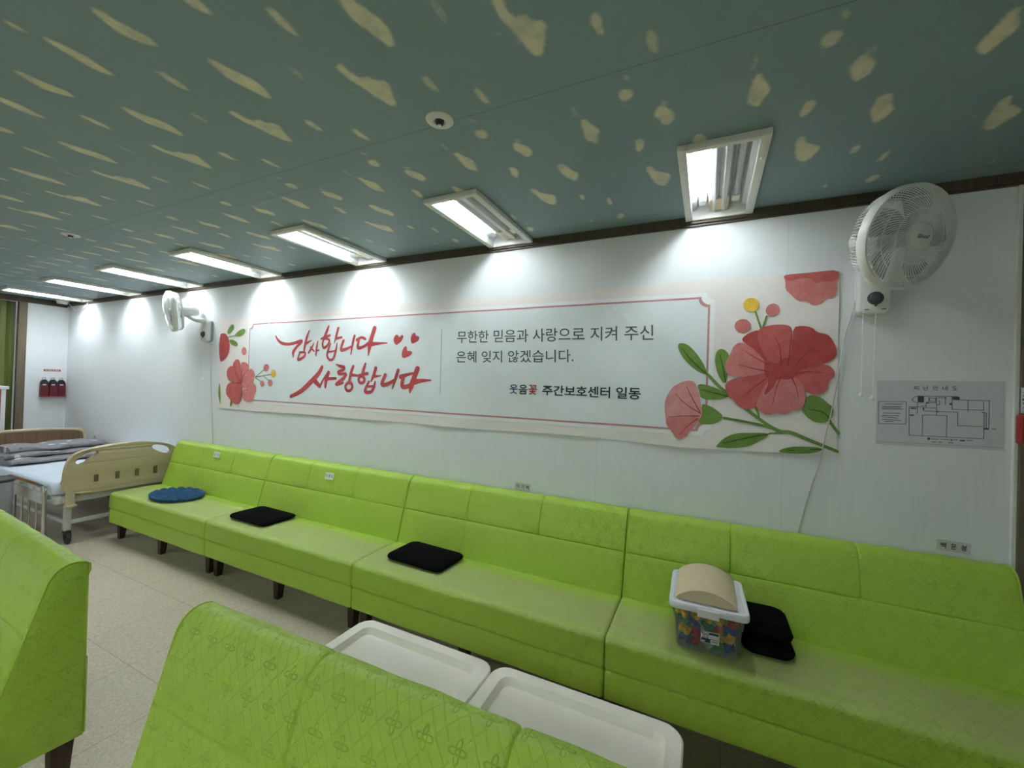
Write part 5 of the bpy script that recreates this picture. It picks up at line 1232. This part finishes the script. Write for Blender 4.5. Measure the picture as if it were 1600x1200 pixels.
t = thing('lumbar_pillow', 'beige half-moon pillow lying on the white box lid', 'pillow', (BX - .006, BY + .012, BZ + .1985), BR_ + math.radians(-1))
bm = B(); loops = []
NY = 22
for j in range(NY + 1):
    y = -.150 + .300 * j / NY; e = min(1, min(j, NY - j) / 2.2); sc = .90 + .10 * math.sin(e * PI / 2)
    L = []
    for k in range(33):
        q = -1 + 2 * k / 32
        x = q * .116; z = .052 * max(0, 1 - abs(q) ** 2.1) ** .85
        L.append(Vector((x * (.97 + .03 * sc), y - (0.0 if 0 < j < NY else 0), .006 + z * sc)))
    for k in range(1, 12):
        q = 1 - 2 * k / 12; L.append(Vector((q * .114, y, .0015)))
    loops.append(L)
loft(bm, loops, True, True)
obj('cover', bm, MAT['beige_cloth'], t, 50)
bm = B(); tube(bm, [(q * .1135, -.1515, .006 + .052 * .9 * max(0, 1 - abs(q) ** 2.1) ** .85) for q in np.linspace(-1, 1, 29)], .0022, 6)
obj('seam', bm, MAT['beige_cloth'], t, True)

# toy blocks: notched arches and crosses
def toy_mesh(kind, m):
    bm = B(); h = .021
    if kind == 0:    # cross
        P = [(-.006, -.019), (.006, -.019), (.006, -.006), (.019, -.006), (.019, .006), (.006, .006), (.006, .019), (-.006, .019), (-.006, .006), (-.019, .006), (-.019, -.006), (-.006, -.006)]
    elif kind == 1:  # notched arch
        P = [(-.021, -.014), (-.009, -.014), (-.007, -.003), (.007, -.003), (.009, -.014), (.021, -.014), (.018, .004), (.008, .015), (-.008, .015), (-.018, .004)]
    else:            # brick with slot
        P = [(-.018, -.012), (.018, -.012), (.018, .012), (.005, .012), (.005, .002), (-.005, .002), (-.005, .012), (-.018, .012)]
    prism(bm, [(a * 1.25, b * 1.25) for a, b in P], -h / 2, h / 2)
    me = bpy.data.meshes.new('toy_block'); bmesh.ops.recalc_face_normals(bm, faces=bm.faces); bm.to_mesh(me); bm.free(); me.materials.append(m); return me
COLS = ['yellow', 'red', 'green', 'blue', 'white']
TOYS = {(k, c): toy_mesh(k, MAT['toy_' + c]) for k in range(3) for c in COLS}
KIND = ['cross-shaped', 'notched arch-shaped', 'slotted brick-shaped']
rt = random.Random(11)
Mbox = Matrix.Translation((BX, BY, BZ)) @ Matrix.Rotation(BR_, 4, 'Z')
WHERE = ['at the bottom of', 'low in', 'in the middle of', 'high in', 'at the top of']
for iz in range(4):
    zz = .029 + iz * .036
    half_w, half_d = .100 + .006 * iz, .117 + .006 * iz
    nxx, nyy = 5, 6
    for ix in range(nxx):
        for iy in range(nyy):
            if 0 < ix < nxx - 1 and iy > 0 and iz < 3: continue      # the photo shows only the blocks along the walls
            if iy > 3 and ix < 4: continue
            x = (-1 + 2 * (ix + .5) / nxx) * half_w; y = (-1 + 2 * (iy + .5) / nyy) * half_d
            k = rt.randrange(3); c = rt.choices(COLS, [9, 5, 6, 5, 1])[0]
            o = bpy.data.objects.new('toy_block', TOYS[(k, c)]); COL.objects.link(o)
            Rm = Matrix.Rotation(rt.uniform(0, 6.28), 4, 'Z') @ Matrix.Rotation(rt.choice([0, PI / 2, .6]) + rt.uniform(-.3, .3), 4, 'X') @ Matrix.Rotation(rt.uniform(-.5, .5), 4, 'Y')
            o.matrix_world = Mbox @ Matrix.Translation((x + rt.uniform(-.002, .002), y + rt.uniform(-.002, .002), zz)) @ Rm
            tag(o, f'{c} {KIND[k]} plastic toy block {WHERE[iz]} the clear box', 'toy block', f'{c} {KIND[k]} toy blocks in the clear box')

# ------------------------------------------------------------------ hospital bed in the far corner
bed = thing('hospital_bed', 'hospital bed with beige plastic footboard in the far left corner', 'bed', (-6.0, 1.95, 0))
BDO = Vector((-6.0, 1.95, 0))
def Lb(x, y, z): return Vector((x, y, z)) - BDO
def bedbox(bm, x0, x1, y0, y1, z0, z1, bev=.0): box(bm, x0 - BDO.x, x1 - BDO.x, y0 - BDO.y, y1 - BDO.y, z0, z1, bev)
FX = -4.985
# footboard: outline in (y, z), two hand holes, cap slot
out_ = chaikin([(1.535, .455), (1.530, .60), (1.545, .70), (1.575, .775), (1.64, .815), (1.75, .838), (1.95, .856), (2.10, .850), (2.24, .825), (2.33, .785), (2.372, .735), (2.382, .66), (2.378, .43), (2.30, .415), (2.0, .425), (1.70, .425), (1.64, .425), (1.63, .455)], 2)
h1 = chaikin([(1.600, .690), (1.608, .735), (1.640, .775), (1.715, .805), (1.765, .806), (1.752, .780), (1.700, .738), (1.650, .690)], 2)
h2 = chaikin([(2.135, .805), (2.19, .812), (2.275, .788), (2.322, .745), (2.318, .715), (2.27, .710), (2.21, .735), (2.145, .780)], 2)
h3 = rrect(1.915, 1.965, .818, .829, .005, 3)
bm = flat_curve_mesh([out_, h1, h2, h3], .030)
for v in bm.verts: v.co = Vector((v.co.z + FX - BDO.x, v.co.x - BDO.y, v.co.y))
bmesh.ops.bevel(bm, geom=[e for e in bm.edges if len(e.link_faces) == 2 and e.calc_face_angle(0) > 1.0], offset=.007, segments=2, affect='EDGES')
foot = obj('footboard', bm, MAT['beige'], bed, 40)
def raised(pts, d0, d1):
    bm = B(); prism(bm, [(a - BDO.y, b) for a, b in pts], FX - BDO.x + d0, FX - BDO.x + d1, 'x'); return bm
for a, b, c, d in ((1.70, .475, 2.34, .505), (1.66, .66, 2.35, .668), (1.72, .43, 2.35, .455)):
    obj('raised_rib', raised(rrect(a, c, b, d, .004, 3), .014, .019), MAT['beige'], foot)
for y in (1.745, 1.893, 2.04, 2.185):
    obj('slot', raised(rrect(y - .015, y + .015, .525, .635, .004, 3), .012, .0158), MAT['beige_dark'], foot)
obj('slot', raised(rrect(1.585, 1.612, .602, .610, .002, 2), .0148, .0156), MAT['beige_dark'], foot)
for y in (1.585, 2.33):
    bm = B(); lathe(bm, [(.036, .33), (.044, .332), (.046, .345), (.036, .352), (.030, .36), (.030, .47), (.0, .47)], 24, Matrix.Translation((FX - BDO.x, y - BDO.y, 0)))
    obj('foot_socket', bm, MAT['beige'], bed, 45)
# headboard
HX = -7.06
hb = chaikin([(1.46, .42), (1.46, .745), (1.50, .792), (1.60, .815), (1.92, .822), (2.24, .810), (2.32, .792), (2.352, .745), (2.352, .42)], 2)
bm = flat_curve_mesh([hb], .030)
for v in bm.verts: v.co = Vector((v.co.z + HX - BDO.x, v.co.x - BDO.y, v.co.y))
head = obj('headboard', bm, MAT['bed_wood'], bed, 40)
bm = B(); tube(bm, [(HX - BDO.x, a - BDO.y, b) for a, b in hb if b > .43], .020, 10); obj('edge_trim', bm, MAT['beige'], head, True)
bm = B(); bedbox(bm, HX - .025, HX + .030, 2.352, 2.39, .60, .68, .004); obj('hinge_bracket', bm, MAT['chrome'], head)
bm = B(); tube(bm, smooth_path([Lb(HX + .016, 1.555, .70), Lb(HX + .045, 1.56, .70), Lb(HX + .045, 1.62, .70), Lb(HX + .016, 1.625, .70)], 3), .010, 8); obj('white_handle', bm, MAT['white_plastic'], head, True)
# frame
bm = B()
for y0, y1 in ((1.50, 1.54), (2.33, 2.37)): bedbox(bm, HX + .03, FX - .02, y0, y1, .365, .435, .004)
for x0, x1 in ((HX + .03, HX + .07), (FX - .075, FX - .018), (-6.05, -6.0)): bedbox(bm, x0, x1, 1.54, 2.33, .365, .43, .004)
for y0, y1 in ((1.575, 1.605), (2.30, 2.33)): bedbox(bm, HX + .10, FX - .04, y0, y1, .17, .205, .003)
bedbox(bm, FX - .075, FX - .04, 1.575, 2.33, .17, .205, .003)
obj('bed_frame', bm, MAT['bed_metal'], bed, 35)
for x in (HX + .12, FX - .06):
    for y in (1.59, 2.315):
        bm = B(); bedbox(bm, x - .022, x + .022, y - .022, y + .022, .115, .37, .004); lg = obj('leg', bm, MAT['bed_metal'], bed, 35)
        bm = B(); bedbox(bm, x - .028, x + .034, y - .022, y + .022, .088, .118, .008); tube(bm, [Lb(x + .01, y - .02, .10), Lb(x + .02, y - .021, .05)], .007, 8); tube(bm, [Lb(x + .01, y + .02, .10), Lb(x + .02, y + .021, .05)], .007, 8); obj('caster_fork', bm, MAT['rubber'], lg, True)
        bm = B(); lathe(bm, [(.0, -.013), (.022, -.013), (.044, -.012), (.05, -.006), (.05, .006), (.044, .012), (.022, .013), (0, .013)], 28, Matrix.Translation(Lb(x + .02, y, .05)) @ Matrix.Rotation(PI / 2, 4, 'X')); obj('caster_wheel', bm, MAT['rubber'], lg, 40)
# mattress with sheet
bm = B(); L = []
mw = rrect(HX + .05 - BDO.x, FX - .035 - BDO.x, 1.485 - BDO.y, 2.37 - BDO.y, .06, 6)
cxm, cym = (HX + FX) / 2 - BDO.x, 1.9275 - BDO.y
def shrink(d, z, wav=0): return [Vector((cxm + (a - cxm) * (1 - d / 1.0), cym + (b - cym) * (1 - d / .44), z + wav * math.sin(a * 9 + b * 5))) for a, b in mw]
bm = B(); loft(bm, [shrink(.015, .438), shrink(.0, .45), shrink(-.004, .49), shrink(.004, .528), shrink(.018, .541), shrink(.05, .546, .002), shrink(.2, .549, .004), shrink(.38, .551, .003)], True, True)
obj('mattress', bm, MAT['sheet'], bed, 50)
# lowered chrome side rail
rail = bpy.data.objects.new('side_rail', None)
ry = 1.452
bm = B(); tube(bm, smooth_path([Lb(-5.86, ry, .12), Lb(-5.86, ry, .46), Lb(-5.845, ry, .505), Lb(-5.79, ry, .525), Lb(-5.13, ry, .525), Lb(-5.07, ry, .505), Lb(-5.055, ry, .46), Lb(-5.055, ry, .12)], 5), .0145, 12)
tube(bm, [Lb(-5.86, ry, .12), Lb(-5.055, ry, .12)], .0145, 12)
for i in range(1, 5):
    x = -5.86 + .805 * i / 5
    tube(bm, [Lb(x, ry, .12), Lb(x, ry, .40)], .007, 8)
rl = obj('side_rail', bm, MAT['chrome'], bed, True)
bm = B(); bedbox(bm, -5.80, -5.10, ry - .012, ry + .012, .375, .470, .006); obj('rail_plate', bm, MAT['bed_metal'], rl, 35)
for i in range(5):
    x = -5.74 + .145 * i
    bm = B(); bedbox(bm, x - .045, x + .045, ry - .016, ry + .008, .482, .508, .004); obj('rail_clip', bm, MAT['white_plastic'], rl, 35)
bm = B(); bedbox(bm, -5.83, -5.08, ry - .004, ry + .046, .385, .40, .002); obj('rail_bracket', bm, MAT['bed_metal'], rl)

# folded quilt on the bed: stacked soft folds
t = thing('folded_quilt', 'grey patterned quilt folded up at the head of the bed', 'quilt', (-6.52, 1.93, .558), math.radians(2))
def fold(x0, x1, y0, y1, z0, z1, seed):
    bm = B(); rn = random.Random(seed); ph = [rn.uniform(0, 6.28) for _ in range(5)]
    loops = []; NX_ = 26
    for i in range(NX_ + 1):
        q = i / NX_; y = y0 + (y1 - y0) * q; L = []
        e = min(1.0, min(i, NX_ - i) / 1.6); hh = (z1 - z0) * (.82 + .18 * e) * (1 + .14 * math.sin(q * 9 + ph[0]) + .06 * math.sin(q * 21 + ph[1]))
        for k in range(28):
            a = 2 * PI * k / 28; sx = math.copysign(abs(math.cos(a)) ** .45, math.cos(a)); sz = math.copysign(abs(math.sin(a)) ** .6, math.sin(a))
            L.append(Vector(((x0 + x1) / 2 + (x1 - x0) / 2 * sx * (1 + .05 * math.sin(q * 13 + ph[2])), y, z0 + hh * (.5 + .5 * sz) + .006 * math.sin(q * 17 + a * 3 + ph[3]) * (sz > 0))))
        loops.append(L)
    loft(bm, loops, True, True); return bm
obj('lower_fold', fold(-.28, .34, -.40, .42, .001, .05, 1), MAT['quilt'], t, True)
obj('middle_fold', fold(-.30, .20, -.41, .43, .045, .10, 2), MAT['quilt'], t, True)
obj('upper_fold', fold(-.30, .14, -.36, .43, .095, .155, 3), MAT['quilt'], t, True)

# ------------------------------------------------------------------ things by the far left wall
LX = XL
for i, (yy, lb) in enumerate(((2.208, 'leftmost of three dark red emergency lamps on the far white wall'), (2.288, 'middle of three dark red emergency lamps on the far white wall'), (2.365, 'rightmost of three dark red emergency lamps, next to the room corner'))):
    t = thing('emergency_lamp', lb, 'emergency lamp', (LX, yy, 1.175), 0, 'emergency lamps on the far white wall')
    bm = B(); loft(bm, [[(z_, a * s, b) for a, b in rrect(-.037, .037, .012, .165, .006, 3)] for z_, s in ((0.0, 1.0), (.050, 1.0), (.056, .94))]); obj('body', bm, MAT['maroon'], t, 40)
    bm = B(); loft(bm, [[(x_, a * s, .165 + (b - .165) * s) for a, b in [(.036 * math.cos(q), .165 + .062 * math.sin(q)) for q in np.linspace(0, PI, 13)]] for x_, s in ((.0, 1), (.045, 1), (.055, .85))]); obj('lamp_head', bm, MAT['black_plastic'], t, 40)
    bm = B(); box(bm, .054, .0575, -.022, .010, .150, .168, .001); obj('switch_label', bm, MAT['poster'], t)
    bm = B(); box(bm, .0, .064, -.040, .040, 0.0, .012, .003); obj('base_tray', bm, MAT['red_plastic'], t)
    bm = B(); tube(bm, smooth_path([(.01, -.016, .225), (.01, -.014, .246), (.01, .0, .252), (.01, .014, .246), (.01, .016, .225)], 4), .003, 6); obj('hook', bm, MAT['chrome'], t, True)
t = thing('wall_sign', 'narrow red sign with white letters above the three emergency lamps', 'sign', (LX, 2.283, 1.525))
bm = B(); box(bm, .0004, .0024, -.078, .078, -.0135, .0135, .0006); obj('sign_plate', bm, MAT['sign_red'], t)
bm = B()
for i, ch in enumerate('휴대용조명등'): put_text(bm, ch, lambda a, b: Vector((.0028, -.066 + i * .0225 + a * .0185, -.0085 + b * .017)), .015)
obj('lettering', bm, MAT['paper'], t)

t = thing('orange_cabinet', 'orange-fronted cabinet with a white top at the left edge, before the green curtain', 'cabinet', (-7.40, 1.41, 0))
bm = B(); box(bm, -.24, .24, -.295, .275, 0, 1.29); obj('carcass', bm, MAT['orange'], t)
bm = B(); box(bm, -.26, .26, -.33, .33, 1.29, 1.325, .003); obj('top', bm, MAT['lid'], t)
bm = B(); box(bm, -.25, .25, .275, .31, 0, 1.29, .003); obj('side_panel', bm, MAT['lid'], t)
bm = B(); box(bm, .24, .256, -.285, -.01, .06, 1.28, .003); d = obj('door', bm, MAT['orange'], t)
bm = B(); box(bm, .256, .272, -.05, -.035, .62, .74, .003); obj('handle', bm, MAT['chrome'], d)
bm = B(); box(bm, .24, .256, -.002, .270, .06, 1.28, .003); d = obj('door', bm, MAT['orange'], t)
bm = B(); box(bm, .256, .272, .02, .035, .62, .74, .003); obj('handle', bm, MAT['chrome'], d)

t = thing('waste_bin', 'dark grey waste bin at the left edge in front of the lowered bed rail', 'bin', (-5.45, 1.25, 0))
bm = B(); lathe(bm, [(0, .006), (.105, .006), (.11, 0), (.115, .0), (.125, .55), (.130, .555), (.130, .575), (.122, .575), (.120, .55), (.106, .02), (0, .02)], 36, None, 0, False); obj('bucket', bm, MAT['grey_plastic'], t, 40)
bm = B(); lathe(bm, [(.130, .555), (.134, .560), (.134, .578), (.128, .581), (.122, .578)], 36, None, 0, False); obj('rim', bm, MAT['dark_grey'], t, True)

t = thing('wall_outlet', 'grey wall outlet on the back wall behind the headboard', 'outlet', (-6.95, WALL, .70))
bm = B(); loft(bm, [[(a * s, y, b * s) for a, b in rrect(-.06, .06, -.06, .06, .008, 3)] for y, s in ((-.0004, 1), (-.007, 1), (-.009, .95))]); obj('plate', bm, MAT['white_paint'], t, 40)
bm = B(); lathe(bm, [(.020, .009), (.020, .0095), (.0, .0095)], 20, Matrix.Rotation(PI / 2, 4, 'X')); obj('socket', bm, MAT['grey_plastic'], t, 40)
